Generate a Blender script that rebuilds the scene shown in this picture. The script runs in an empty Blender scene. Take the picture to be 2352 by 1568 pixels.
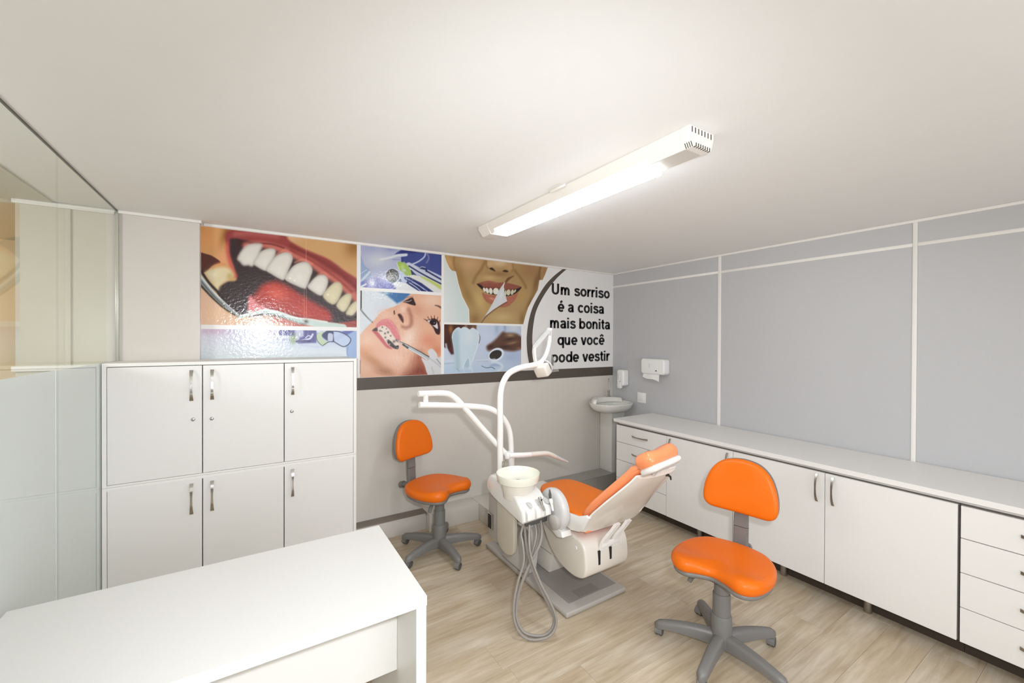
import bpy, bmesh, math, random
import numpy as np
from mathutils import Vector, Matrix

# ------------------------------------------------------------------ camera, light, exposure
SC = bpy.context.scene
COL = SC.collection
H_CAM = 1.665
XR, YB, ZC, XL, YF = 3.678, 3.56, 2.4555, -0.702, -1.9     # right wall, back wall, ceiling, glass partition, wall behind

cam_d = bpy.data.cameras.new('camera')
cam = bpy.data.objects.new('camera', cam_d)
COL.objects.link(cam)
cam_d.sensor_width = 36.0
cam_d.lens = 951.74 / 2352 * 36.0
cam_d.clip_start = 0.05
yaw, pitch, roll = math.radians(32.2185), math.radians(-0.3285), math.radians(-0.2198)
Fv = Vector((math.sin(yaw) * math.cos(pitch), math.cos(yaw) * math.cos(pitch), math.sin(pitch)))
Rv = Vector((math.cos(yaw), -math.sin(yaw), 0))
Dv = Fv.cross(Rv)
R2 = math.cos(roll) * Rv + math.sin(roll) * Dv
D2 = -math.sin(roll) * Rv + math.cos(roll) * Dv
cam.matrix_world = Matrix(((R2.x, -D2.x, -Fv.x, 0), (R2.y, -D2.y, -Fv.y, 0), (R2.z, -D2.z, -Fv.z, H_CAM), (0, 0, 0, 1)))
SC.camera = cam

world = bpy.data.worlds.new('world')
SC.world = world
world.use_nodes = True
world.node_tree.nodes['Background'].inputs[0].default_value = (0.95, 0.97, 1.0, 1)
world.node_tree.nodes['Background'].inputs[1].default_value = 0.4
SC.view_settings.view_transform = 'Standard'
SC.view_settings.look = 'None'
SC.view_settings.exposure = 0.15
SC.view_settings.gamma = 1.0
SC.view_settings.use_curve_mapping = False
SC.cycles.use_denoising = True
SC.cycles.max_bounces = 10
SC.cycles.diffuse_bounces = 6
SC.cycles.glossy_bounces = 4
SC.cycles.transmission_bounces = 8
SC.cycles.transparent_max_bounces = 8
SC.cycles.sample_clamp_indirect = 6.0

def add_light(name, kind, loc, energy, color=(1, 1, 1), rot=None, **kw):
    l = bpy.data.lights.new(name, kind)
    l.energy = energy
    l.color = color
    for k, v in kw.items():
        setattr(l, k, v)
    o = bpy.data.objects.new(name, l)
    o.location = loc
    if rot is not None:
        o.rotation_euler = rot
    COL.objects.link(o)
    return o

LAMP_STRENGTH = 26.0                                        # emission of the ceiling tube's diffuser
# the photographer's flash beside and above the lens, aimed into the room
flash = add_light('camera_flash', 'SPOT', (0.12, -0.06, H_CAM + 0.11), 104.0, (0.945, 0.99, 1.045),
                  spot_size=math.radians(124), spot_blend=0.65, shadow_soft_size=0.035)
flash.rotation_euler = (Fv + Vector((0, 0, -0.36))).to_track_quat('-Z', 'Y').to_euler()
# unseen fill light added at ceiling height behind the camera
add_light('rear_ceiling_fill', 'AREA', (0.9, -1.0, ZC - 0.03), 14.0, (0.92, 0.985, 1.06), (0, 0, 0), shape='RECTANGLE', size=1.3, size_y=0.5)
add_light('rear_fill', 'AREA', (1.6, YF + 0.05, 1.35), 31.0, (0.93, 0.985, 1.08), (math.radians(90), 0, 0), shape='RECTANGLE', size=2.6, size_y=1.5)  # large unseen fill added on the rear wall, where no window is built
# unseen upward fill, added behind the camera to brighten the ceiling
add_light('bounce_fill', 'AREA', (-0.35, -0.9, 0.95), 17.0, (0.95, 0.985, 1.05), (math.radians(180), 0, 0), shape='DISK', size=0.4)
# unseen lights added to brighten the neighbouring room beyond the glass
add_light('next_room_fill', 'POINT', (-2.1, 1.9, 1.95), 56.0, (0.93, 0.96, 1.0), shadow_soft_size=0.2)
add_light('hall_fill', 'POINT', (-3.2, 4.2, 1.9), 34.0, (1.0, 0.90, 0.74), shadow_soft_size=0.15)

# ------------------------------------------------------------------ materials
def s2l(c):
    c = c / 255.0
    return c / 12.92 if c <= 0.04045 else ((c + 0.055) / 1.055) ** 2.4
def rgb(r, g, b):
    return (s2l(r), s2l(g), s2l(b), 1.0)

def mat(name, color, rough=0.5, metal=0.0, bump=0.0, scale=60.0, var=0.02, spec=0.5, coat=0.0, emis=0.0, trans=0.0, alpha=1.0, coat_rough=0.08, ecol=None):
    m = bpy.data.materials.new(name)
    m.use_nodes = True
    nt = m.node_tree
    b = nt.nodes['Principled BSDF']
    b.inputs['Roughness'].default_value = rough
    b.inputs['Metallic'].default_value = metal
    b.inputs['Specular IOR Level'].default_value = spec
    b.inputs['Coat Weight'].default_value = coat
    b.inputs['Coat Roughness'].default_value = coat_rough
    b.inputs['Transmission Weight'].default_value = trans
    b.inputs['Alpha'].default_value = alpha
    if emis:
        b.inputs['Emission Color'].default_value = ecol or (1, 1, 1, 1)
        b.inputs['Emission Strength'].default_value = emis
    tc = nt.nodes.new('ShaderNodeTexCoord')
    nz = nt.nodes.new('ShaderNodeTexNoise')
    nz.inputs['Scale'].default_value = scale
    nz.inputs['Detail'].default_value = 3
    nt.links.new(tc.outputs['Object'], nz.inputs['Vector'])
    mx = nt.nodes.new('ShaderNodeMix')
    mx.data_type = 'RGBA'
    mx.inputs[6].default_value = [min(1, max(0, c * (1 - var))) for c in color[:3]] + [1]
    mx.inputs[7].default_value = [min(1, c * (1 + var)) for c in color[:3]] + [1]
    nt.links.new(nz.outputs['Fac'], mx.inputs[0])
    nt.links.new(mx.outputs[2], b.inputs['Base Color'])
    if bump:
        bp = nt.nodes.new('ShaderNodeBump')
        bp.inputs['Strength'].default_value = bump
        bp.inputs['Distance'].default_value = 0.002
        nt.links.new(nz.outputs['Fac'], bp.inputs['Height'])
        nt.links.new(bp.outputs['Normal'], b.inputs['Normal'])
    return m

M = {}
M['ceiling'] = mat('ceiling_paint', rgb(238, 237, 234), 0.8, bump=0.05, scale=14, var=0.012)
M['wall'] = mat('beige_wall_paint', rgb(212, 206, 197), 0.55, bump=0.06, scale=40, var=0.015)
M['wallgloss'] = mat('beige_gloss_panel', rgb(214, 207, 200), 0.28, bump=0.04, scale=10, var=0.015)
M['nextwall'] = mat('neighbour_wall_paint', rgb(206, 200, 182), 0.6, bump=0.04, scale=20)
M['warmwall'] = mat('warm_wall_paint', rgb(225, 205, 170), 0.6, bump=0.04, scale=20)
M['greypanel'] = mat('grey_partition_panel', rgb(190, 189, 190), 0.4, bump=0.05, scale=50, var=0.012)
M['trim'] = mat('white_trim', rgb(236, 232, 226), 0.45, bump=0.02, scale=60, var=0.01)
M['laminate'] = mat('white_laminate', rgb(233, 230, 226), 0.38, bump=0.03, scale=260, var=0.012)
M['desk'] = mat('white_desk_laminate', rgb(230, 228, 224), 0.4, bump=0.03, scale=260, var=0.012)
M['edge'] = mat('white_edge_band', rgb(238, 236, 231), 0.4, var=0.01)
M['gap'] = mat('dark_gap', rgb(70, 64, 58), 0.8)
M['chrome'] = mat('chrome', rgb(205, 202, 198), 0.16, 1.0, var=0.03)
M['steel'] = mat('brushed_steel', rgb(176, 170, 162), 0.33, 1.0, bump=0.1, scale=200, var=0.05)
M['orangeseat'] = mat('orange_seat_vinyl', rgb(233, 118, 20), 0.36, bump=0.12, scale=220, var=0.03, spec=0.28)
M['orange'] = mat('orange_vinyl', rgb(229, 109, 12), 0.36, bump=0.12, scale=220, var=0.03, spec=0.28)
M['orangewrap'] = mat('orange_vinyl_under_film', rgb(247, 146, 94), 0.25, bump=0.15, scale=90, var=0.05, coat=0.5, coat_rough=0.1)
M['grey'] = mat('grey_plastic', rgb(120, 117, 114), 0.42, bump=0.06, scale=300, var=0.03)
M['greydark'] = mat('dark_grey_plastic', rgb(84, 82, 80), 0.45, bump=0.05, scale=300, var=0.03)
M['rubber'] = mat('black_rubber', rgb(34, 33, 32), 0.6)
M['unit'] = mat('white_unit_plastic', rgb(236, 233, 229), 0.22, bump=0.02, scale=50, var=0.01, coat=0.3)
M['unitwarm'] = mat('ivory_unit_plastic', rgb(226, 219, 209), 0.25, bump=0.02, scale=50, var=0.012, coat=0.3)
M['unitgrey'] = mat('light_grey_plastic', rgb(206, 204, 202), 0.3, bump=0.02, scale=50, var=0.012)
M['ivory'] = mat('ivory_bowl', rgb(238, 236, 222), 0.2, bump=0.01, scale=50, var=0.01, coat=0.4)
M['bottle'] = mat('beige_plastic', rgb(196, 188, 172), 0.3, var=0.015, coat=0.2)
M['plate'] = mat('grey_metal_paint', rgb(176, 170, 164), 0.4, 0.0, var=0.02, coat=0.2)
M['mat'] = mat('grey_rubber_mat', rgb(146, 140, 135), 0.5, bump=0.12, scale=260, var=0.03)
M['patch'] = mat('darker_grey_rubber', rgb(134, 128, 122), 0.55, var=0.03)
M['hose'] = mat('grey_hose', rgb(146, 139, 132), 0.42, bump=0.05, scale=200, var=0.04)
M['black'] = mat('black_plastic', rgb(32, 30, 29), 0.5)
M['ceramic'] = mat('white_ceramic', rgb(226, 224, 217), 0.12, var=0.008, coat=0.6)
M['tile'] = mat('grey_tile', rgb(158, 154, 146), 0.25, bump=0.02, scale=12, var=0.04)
M['tread'] = mat('taupe_ledge', rgb(128, 117, 106), 0.5, var=0.03)
M['paper'] = mat('white_paper', rgb(236, 234, 230), 0.85, bump=0.2, scale=90)
M['whiteplastic'] = mat('white_plastic', rgb(238, 237, 234), 0.3, var=0.008)
M['dark'] = mat('dark_window', rgb(58, 56, 54), 0.3)
M['under'] = mat('cabinet_underside', rgb(92, 78, 62), 0.8)
M['fixture'] = mat('lamp_housing', rgb(232, 226, 219), 0.4, var=0.01)
M['fixshade'] = mat('lamp_housing_shaded', rgb(206, 199, 190), 0.4, var=0.01)  # housing colour darkened: shade of the underside put into the colour
M['tube'] = mat('lit_diffuser', rgb(255, 255, 255), 0.4, emis=LAMP_STRENGTH, ecol=(0.86, 0.965, 1.05, 1))
M['sidelit'] = mat('lit_side_diffuser', rgb(255, 255, 255), 0.4, emis=2.5, ecol=(0.9, 0.98, 1.02, 1))
M['shade_strip'] = mat('under_cabinet_shade', rgb(66, 54, 44), 0.6, var=0.03)  # added dark strip, shade under the base cabinets put into its colour
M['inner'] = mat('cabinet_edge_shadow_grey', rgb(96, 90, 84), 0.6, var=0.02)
M['band'] = mat('dark_brown_vinyl', rgb(84, 74, 65), 0.3, bump=0.05, scale=60, var=0.03)
M['ink'] = mat('black_vinyl_letters', rgb(18, 17, 17), 0.35)
M['film'] = mat('frosted_film', rgb(242, 243, 246), 0.55, bump=0.02, scale=30, var=0.01, spec=0.3)
M['alu'] = mat('clear_edge_strip', rgb(196, 196, 184), 0.25, 0.2)
M['clearplastic'] = mat('clear_plastic_shield', rgb(225, 225, 222), 0.08, trans=0.0, alpha=0.22, spec=0.6)
M['lens'] = mat('grey_lamp_lens', rgb(120, 117, 113), 0.2, bump=0.8, scale=160, var=0.3, coat=0.5)

def glass_mat():
    m = bpy.data.materials.new('clear_glass')
    m.use_nodes = True
    nt = m.node_tree
    nt.nodes.clear()
    out = nt.nodes.new('ShaderNodeOutputMaterial')
    tr = nt.nodes.new('ShaderNodeBsdfTransparent')
    tr.inputs[0].default_value = (0.965, 0.977, 0.962, 1)
    gl = nt.nodes.new('ShaderNodeBsdfGlossy')
    gl.inputs['Color'].default_value = (0.95, 1, 0.96, 1)
    gl.inputs['Roughness'].default_value = 0.015
    fr = nt.nodes.new('ShaderNodeFresnel')
    fr.inputs['IOR'].default_value = 1.5
    mx = nt.nodes.new('ShaderNodeMixShader')
    ge = nt.nodes.new('ShaderNodeNewGeometry')
    sb = nt.nodes.new('ShaderNodeMath'); sb.operation = 'SUBTRACT'; sb.inputs[0].default_value = 1.0
    mu = nt.nodes.new('ShaderNodeMath'); mu.operation = 'MULTIPLY'
    nt.links.new(ge.outputs['Backfacing'], sb.inputs[1])
    nt.links.new(fr.outputs[0], mu.inputs[0]); nt.links.new(sb.outputs[0], mu.inputs[1])
    nt.links.new(mu.outputs[0], mx.inputs[0])
    nt.links.new(tr.outputs[0], mx.inputs[1])
    nt.links.new(gl.outputs[0], mx.inputs[2])
    nt.links.new(mx.outputs[0], out.inputs[0])
    return m
M['glass'] = glass_mat()

def plank_mat():
    m = bpy.data.materials.new('wood_plank_vinyl')
    m.use_nodes = True
    nt = m.node_tree
    b = nt.nodes['Principled BSDF']
    b.inputs['Roughness'].default_value = 0.42
    b.inputs['Specular IOR Level'].default_value = 0.35
    tc = nt.nodes.new('ShaderNodeTexCoord')
    oi = nt.nodes.new('ShaderNodeObjectInfo')
    sh = nt.nodes.new('ShaderNodeVectorMath'); sh.operation = 'ADD'
    cm = nt.nodes.new('ShaderNodeCombineXYZ')
    ml = nt.nodes.new('ShaderNodeMath'); ml.operation = 'MULTIPLY'; ml.inputs[1].default_value = 37.0
    nt.links.new(oi.outputs['Random'], ml.inputs[0])
    nt.links.new(ml.outputs[0], cm.inputs[0]); nt.links.new(ml.outputs[0], cm.inputs[1])
    nt.links.new(tc.outputs['Object'], sh.inputs[0]); nt.links.new(cm.outputs[0], sh.inputs[1])
    mp = nt.nodes.new('ShaderNodeMapping')
    mp.inputs['Scale'].default_value = (2.6, 34.0, 1.0)
    nt.links.new(sh.outputs[0], mp.inputs['Vector'])
    n1 = nt.nodes.new('ShaderNodeTexNoise'); n1.inputs['Scale'].default_value = 1.0; n1.inputs['Detail'].default_value = 6; n1.inputs['Roughness'].default_value = 0.62; n1.inputs['Distortion'].default_value = 0.6
    nt.links.new(mp.outputs[0], n1.inputs['Vector'])
    mp2 = nt.nodes.new('ShaderNodeMapping')
    mp2.inputs['Scale'].default_value = (2.0, 6.0, 1.0)
    nt.links.new(sh.outputs[0], mp2.inputs['Vector'])
    n2 = nt.nodes.new('ShaderNodeTexNoise'); n2.inputs['Scale'].default_value = 1.0; n2.inputs['Detail'].default_value = 3
    nt.links.new(mp2.outputs[0], n2.inputs['Vector'])
    r1 = nt.nodes.new('ShaderNodeValToRGB')
    e = r1.color_ramp.elements
    e[0].position = 0.28; e[0].color = rgb(184, 167, 143)
    e[1].position = 0.74; e[1].color = rgb(219, 208, 190)
    k = r1.color_ramp.elements.new(0.5); k.color = rgb(203, 189, 168)
    nt.links.new(n1.outputs['Fac'], r1.inputs[0])
    r2 = nt.nodes.new('ShaderNodeValToRGB')
    e = r2.color_ramp.elements
    e[0].position = 0.35; e[0].color = rgb(232, 224, 212)
    e[1].position = 0.70; e[1].color = (1, 1, 1, 1)
    nt.links.new(n2.outputs['Fac'], r2.inputs[0])
    mx = nt.nodes.new('ShaderNodeMix'); mx.data_type = 'RGBA'; mx.blend_type = 'MULTIPLY'; mx.inputs[0].default_value = 1.0
    nt.links.new(r1.outputs[0], mx.inputs[6]); nt.links.new(r2.outputs[0], mx.inputs[7])
    hv = nt.nodes.new('ShaderNodeHueSaturation')
    mr = nt.nodes.new('ShaderNodeMapRange'); mr.inputs[3].default_value = 0.93; mr.inputs[4].default_value = 1.06
    nt.links.new(oi.outputs['Random'], mr.inputs[0]); nt.links.new(mr.outputs[0], hv.inputs['Value'])
    nt.links.new(mx.outputs[2], hv.inputs['Color'])
    nt.links.new(hv.outputs[0], b.inputs['Base Color'])
    bp = nt.nodes.new('ShaderNodeBump'); bp.inputs['Strength'].default_value = 0.12; bp.inputs['Distance'].default_value = 0.001
    nt.links.new(n1.outputs['Fac'], bp.inputs['Height']); nt.links.new(bp.outputs[0], b.inputs['Normal'])
    return m
M['plank'] = plank_mat()

def print_mat():
    m = bpy.data.materials.new('glossy_printed_vinyl')
    m.use_nodes = True
    nt = m.node_tree
    b = nt.nodes['Principled BSDF']
    b.inputs['Roughness'].default_value = 0.15
    b.inputs['Specular IOR Level'].default_value = 0.5
    at = nt.nodes.new('ShaderNodeAttribute'); at.attribute_name = 'print'
    nt.links.new(at.outputs['Color'], b.inputs['Base Color'])
    tc = nt.nodes.new('ShaderNodeTexCoord')
    nz = nt.nodes.new('ShaderNodeTexNoise'); nz.inputs['Scale'].default_value = 48; nz.inputs['Detail'].default_value = 2
    nt.links.new(tc.outputs['Object'], nz.inputs['Vector'])
    bp = nt.nodes.new('ShaderNodeBump'); bp.inputs['Strength'].default_value = 0.5; bp.inputs['Distance'].default_value = 0.0022
    nt.links.new(nz.outputs['Fac'], bp.inputs['Height']); nt.links.new(bp.outputs[0], b.inputs['Normal'])
    return m
M['print'] = print_mat()

# ------------------------------------------------------------------ mesh helpers
def merge(*bms):
    out = bmesh.new()
    for b in bms:
        me = bpy.data.meshes.new('tmp')
        b.to_mesh(me)
        out.from_mesh(me)
        bpy.data.meshes.remove(me)
        b.free()
    return out

def box(lo, hi, bev=0.0, seg=2):
    bm = bmesh.new()
    lo = Vector(lo); hi = Vector(hi)
    c = (lo + hi) / 2; s = hi - lo
    bmesh.ops.create_cube(bm, size=1.0, matrix=Matrix.Translation(c) @ Matrix.Diagonal((s.x, s.y, s.z, 1)))
    if bev > 0:
        bev = min(bev, 0.45 * min(s))
        bmesh.ops.bevel(bm, geom=bm.edges[:], offset=bev, segments=seg, profile=0.5, affect='EDGES')
    return bm

def catmull(pts, n=8, closed=False):
    P = [Vector(p) for p in pts]
    out = []
    m = len(P)
    rng = range(m if closed else m - 1)
    for i in rng:
        if closed:
            a, b, c, d = P[(i - 1) % m], P[i], P[(i + 1) % m], P[(i + 2) % m]
        else:
            a, b, c, d = P[max(i - 1, 0)], P[i], P[i + 1], P[min(i + 2, m - 1)]
        for k in range(n):
            t = k / n
            out.append(0.5 * ((2 * b) + (c - a) * t + (2 * a - 5 * b + 4 * c - d) * t * t + (-a + 3 * b - 3 * c + d) * t ** 3))
    if not closed:
        out.append(P[-1])
    return out

def tube(path, r, seg=12, caps=True, smooth=0, flat=None):
    """sweep a circle (or an ellipse: flat=(ry, up)) along a path; r may be a list"""
    P = catmull(path, smooth) if smooth else [Vector(p) for p in path]
    n = len(P)
    if isinstance(r, (int, float)):
        rr = [r] * n
    else:
        rr = [float(np.interp(i / (n - 1) * (len(r) - 1), range(len(r)), r)) for i in range(n)]
    bm = bmesh.new()
    rings = []
    T0 = (P[1] - P[0]).normalized()
    up = Vector((0, 0, 1)) if abs(T0.z) < 0.9 else Vector((1, 0, 0))
    N = (up - T0 * up.dot(T0)).normalized()
    for i in range(n):
        T = (P[min(i + 1, n - 1)] - P[max(i - 1, 0)]).normalized()
        N = (N - T * N.dot(T)).normalized()
        B = T.cross(N)
        ring = []
        for k in range(seg):
            a = 2 * math.pi * k / seg
            ring.append(bm.verts.new(P[i] + N * (rr[i] * math.cos(a)) + B * (rr[i] * (flat or 1.0) * math.sin(a))))
        rings.append(ring)
    for i in range(n - 1):
        for k in range(seg):
            bm.faces.new((rings[i][k], rings[i][(k + 1) % seg], rings[i + 1][(k + 1) % seg], rings[i + 1][k]))
    if caps:
        bm.faces.new(rings[0][::-1]); bm.faces.new(rings[-1])
    bmesh.ops.recalc_face_normals(bm, faces=bm.faces)
    return bm

def lathe(profile, center=(0, 0, 0), seg=32, axis='z'):
    """profile: list of (radius, height)"""
    bm = bmesh.new()
    rings = []
    for r, h in profile:
        if r < 1e-6:
            rings.append([bm.verts.new((0, 0, h))])
        else:
            rings.append([bm.verts.new((r * math.cos(2 * math.pi * k / seg), r * math.sin(2 * math.pi * k / seg), h)) for k in range(seg)])
    for a, b in zip(rings[:-1], rings[1:]):
        if len(a) == 1 and len(b) == 1:
            continue
        for k in range(seg):
            k2 = (k + 1) % seg
            if len(a) == 1:
                bm.faces.new((a[0], b[k2], b[k]))
            elif len(b) == 1:
                bm.faces.new((a[k], a[k2], b[0]))
            else:
                bm.faces.new((a[k], a[k2], b[k2], b[k]))
    if axis == 'x':
        bmesh.ops.rotate(bm, verts=bm.verts, matrix=Matrix.Rotation(math.pi / 2, 3, 'Y'))
    elif axis == 'y':
        bmesh.ops.rotate(bm, verts=bm.verts, matrix=Matrix.Rotation(-math.pi / 2, 3, 'X'))
    bmesh.ops.translate(bm, verts=bm.verts, vec=Vector(center))
    bmesh.ops.recalc_face_normals(bm, faces=bm.faces)
    return bm

def prism(poly, a, b, plane='yz', bev=0.0, seg=2):
    """polygon in a plane, extruded along the third axis from a to b"""
    bm = bmesh.new()
    def v(p, t):
        return {'yz': (t, p[0], p[1]), 'xz': (p[0], t, p[1]), 'xy': (p[0], p[1], t)}[plane]
    A = [bm.verts.new(v(p, a)) for p in poly]
    B = [bm.verts.new(v(p, b)) for p in poly]
    n = len(poly)
    fa = bm.faces.new(A); fb = bm.faces.new(B[::-1])
    for i in range(n):
        bm.faces.new((A[i], B[i], B[(i + 1) % n], A[(i + 1) % n]))
    bmesh.ops.recalc_face_normals(bm, faces=bm.faces)
    if bev:
        es = list(set(fa.edges[:] + fb.edges[:]))
        bmesh.ops.bevel(bm, geom=es, offset=bev, segments=seg, profile=0.5, affect='EDGES')
    return bm

def cushion(outline, z0, z1, edge=0.03, rings=5, top=None, crown=0.0):
    """puffy pad: closed outline in xy, rounded rim, top surface from top(x,y)"""
    P = catmull([(x, y, 0) for x, y in outline], 6, closed=True)
    n = len(P)
    c = sum(P, Vector()) / n
    bm = bmesh.new()
    mid = (z0 + z1) / 2; h = (z1 - z0) / 2
    prof = []
    for k in range(rings * 2 + 1):
        a = -math.pi / 2 + math.pi * k / (rings * 2)
        prof.append((edge * (1 - math.cos(a)), mid + h * math.sin(a)))
    loops = []
    for ins, z in prof:
        loop = []
        for i in range(n):
            t = (P[(i + 1) % n] - P[i - 1]).normalized()
            nrm = Vector((t.y, -t.x, 0))
            if nrm.dot(P[i] - c) < 0:
                nrm = -nrm
            p = P[i] - nrm * ins
            loop.append((p.x, p.y, z))
        loops.append(loop)
    last = loops[-1]
    for f in (0.8, 0.55, 0.3, 0.1):
        loops.append([(c.x + (x - c.x) * f, c.y + (y - c.y) * f, z + crown * (1 - f * f)) for x, y, z in last])
    vs = []
    for li, loop in enumerate(loops):
        ring = []
        for x, y, z in loop:
            if top is not None:
                w = (z - z0) / (z1 - z0)
                z = z + top(x, y) * max(0.0, min(1.0, w))
            ring.append(bm.verts.new((x, y, z)))
        vs.append(ring)
    for a, b in zip(vs[:-1], vs[1:]):
        for i in range(n):
            bm.faces.new((a[i], a[(i + 1) % n], b[(i + 1) % n], b[i]))
    bm.faces.new(vs[0][::-1]); bm.faces.new(vs[-1])
    bmesh.ops.recalc_face_normals(bm, faces=bm.faces)
    return bm

def loft(sections, cap=True):
    """list of closed loops with the same vertex count"""
    bm = bmesh.new()
    vs = [[bm.verts.new(p) for p in s] for s in sections]
    n = len(vs[0])
    for a, b in zip(vs[:-1], vs[1:]):
        for i in range(n):
            bm.faces.new((a[i], a[(i + 1) % n], b[(i + 1) % n], b[i]))
    if cap:
        bm.faces.new(vs[0][::-1]); bm.faces.new(vs[-1])
    bmesh.ops.recalc_face_normals(bm, faces=bm.faces)
    return bm

def xform(bm, m):
    bmesh.ops.transform(bm, matrix=m, verts=bm.verts)
    return bm

# ------------------------------------------------------------------ object helpers
ORG = {}
def origin(o):
    v = Vector((0, 0, 0))
    while o is not None:
        v = v + ORG.get(o, Vector((0, 0, 0)))
        o = o.parent
    return v

def obj(name, bm, m, parent=None, label=None, angle=35, keep=False):
    """one mesh object; vertices are given in room coordinates (or in the thing's own frame when keep)"""
    if parent is not None and not keep:
        bmesh.ops.translate(bm, verts=bm.verts, vec=-origin(parent))
    me = bpy.data.meshes.new(name)
    bm.to_mesh(me)
    bm.free()
    me.polygons.foreach_set('use_smooth', [True] * len(me.polygons))
    me.set_sharp_from_angle(angle=math.radians(angle))
    me.materials.append(M[m] if isinstance(m, str) else m)
    o = bpy.data.objects.new(name, me)
    COL.objects.link(o)
    if parent is not None:
        o.parent = parent
    if label:
        o['label'] = label
    return o

def thing(name, label, cat, loc, group=None):
    o = bpy.data.objects.new(name, None)
    o.empty_display_size = 0.1
    o.location = loc
    ORG[o] = Vector(loc)
    COL.objects.link(o)
    o['label'] = label
    o['category'] = cat
    if group:
        o['group'] = group
    return o

def single(name, label, cat, bm, m, group=None, angle=35):
    o = obj(name, bm, m, angle=angle)
    o['label'] = label
    o['category'] = cat
    if group:
        o['group'] = group
    return o

def struct(name, bm, m, parent=None, angle=35):
    o = obj(name, bm, m, parent, angle=angle)
    if parent is None:
        o['kind'] = 'structure'
    return o

def copy_tree(src, parent=None):
    c = src.copy()
    COL.objects.link(c)
    if parent is not None:
        c.parent = parent
    for ch in list(src.children):
        copy_tree(ch, c)
    return c

# ================================================================== the room shell
T = 0.12
NX = -1.13                                                   # end of the neighbouring room's back wall
# floor: a base slab and, on it, every vinyl plank
fl = struct('floor', box((XL - 3.6, YF, -0.06), (XR, 5.2, -0.003)), mat('floor_joint', rgb(120, 104, 84), 0.7))
PW, PL = 0.184, 1.22
plank_mesh = {}
def plank(x0, x1, y0, y1):
    k = (round(x1 - x0, 3), round(y1 - y0, 3))
    if k not in plank_mesh:
        bm = box((0, 0, -0.0025), (x1 - x0 - 0.0006, y1 - y0 - 0.0008, 0.0), 0.0003, 1)
        me = bpy.data.meshes.new('plank')
        bm.to_mesh(me); bm.free()
        me.materials.append(M['plank'])
        plank_mesh[k] = me
    o = bpy.data.objects.new('plank', plank_mesh[k])
    o.location = (x0, y0, 0)
    COL.objects.link(o)
    o.parent = fl
rp = random.Random(5)
row = 0
y = -0.98
while y < YB - 0.02:
    x = XL - rp.uniform(0.05, PL - 0.1)
    while x < XR:
        a, b = max(x, XL), min(x + PL, XR)
        if b - a > 0.02:
            plank(a, b, y, min(y + PW, YB))
        x += PL
    y += PW
    row += 1
struct('ceiling', box((XL, YF, ZC), (XR, YB, ZC + 0.1)), 'ceiling')
struct('wall_back', box((-0.30, YB, 0), (XR + T, YB + T, ZC)), 'wall')
struct('wall_back_left', box((XL - 0.05, 3.49, 0), (-0.292, YB + T, ZC)), 'wallgloss')
wr = struct('wall_right', box((XR + 0.004, YF, 0), (XR + T, YB, ZC)), 'trim')
struct('wall_rear', box((XL - 3.6, YF - T, 0), (XR + T, YF, ZC)), 'wall')

# grey partition panels of the right wall, each between its white profiles
posts = [(2.210, 2.240), (0.878, 0.902), (-0.46, -0.43)]
edges = [YB] + [v for p in posts for v in (p[1], p[0])] + [YF]
for i in range(0, len(edges), 2):
    a, b = edges[i + 1], edges[i]
    for z0, z1 in ((0.0, 2.282), (2.302, 2.437)):
        struct('panel', box((XR - 0.004, a + 0.0005, z0), (XR + 0.006, b - 0.0005, z1), 0.001, 1), 'greypanel', wr)
n = 0
for a, b in posts:
    n += 1
    struct('trim_%d' % n, box((XR - 0.009, a, 0), (XR + 0.004, b, 2.440), 0.002), 'trim')
for i in range(0, len(edges), 2):
    n += 1
    struct('trim_%d' % n, box((XR - 0.008, edges[i + 1] + 0.0003, 2.281), (XR + 0.004, edges[i] - 0.0003, 2.303), 0.002), 'trim')
n += 1
struct('trim_%d' % n, box((XR - 0.012, YF, 2.436), (XR + 0.004, YB - 0.0155, ZC - 0.0005), 0.003), 'trim')
n += 1
struct('trim_%d' % n, box((-0.275, YB - 0.015, 2.436), (XR - 0.002, YB + 0.002, ZC - 0.0005), 0.003), 'trim')
n += 1
struct('trim_%d' % n, box((XL + 0.006, 3.475, 2.436), (-0.281, 3.492, ZC - 0.0005), 0.003), 'trim')

# tiled step along the back wall: left run, middle run, right run, and the box that comes forward under the chair
n += 1
st = struct('trim_%d' % n, box((0.66, 3.462, 0), (1.30, YB - 0.001, 0.140), 0.002), 'wallgloss')
struct('ledge_top', box((0.66, 3.455, 0.140), (1.30, YB - 0.001, 0.150), 0.002), 'tread', st)
n += 1
struct('trim_%d' % n, box((1.301, 3.385, 0), (1.7795, YB - 0.001, 0.150), 0.003), 'wall')
n += 1
struct('trim_%d' % n, box((1.780, 2.98, 0), (2.36, YB - 0.001, 0.152), 0.003), 'wall')
n += 1
st = struct('trim_%d' % n, box((2.361, 3.352, 0), (XR - 0.005, YB - 0.001, 0.146)), 'trim')
tw = 0.215
x = 2.361
while x < XR - 0.02:
    b = min(x + tw, XR - 0.006)
    struct('tile', box((x + 0.001, 3.344, 0.002), (b - 0.001, 3.352, 0.1455), 0.0015, 1), 'tile', st)
    struct('tile', box((x + 0.001, 3.344, 0.1465), (b - 0.001, YB - 0.002, 0.154), 0.0015, 1), 'tile', st)
    x += tw

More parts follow.
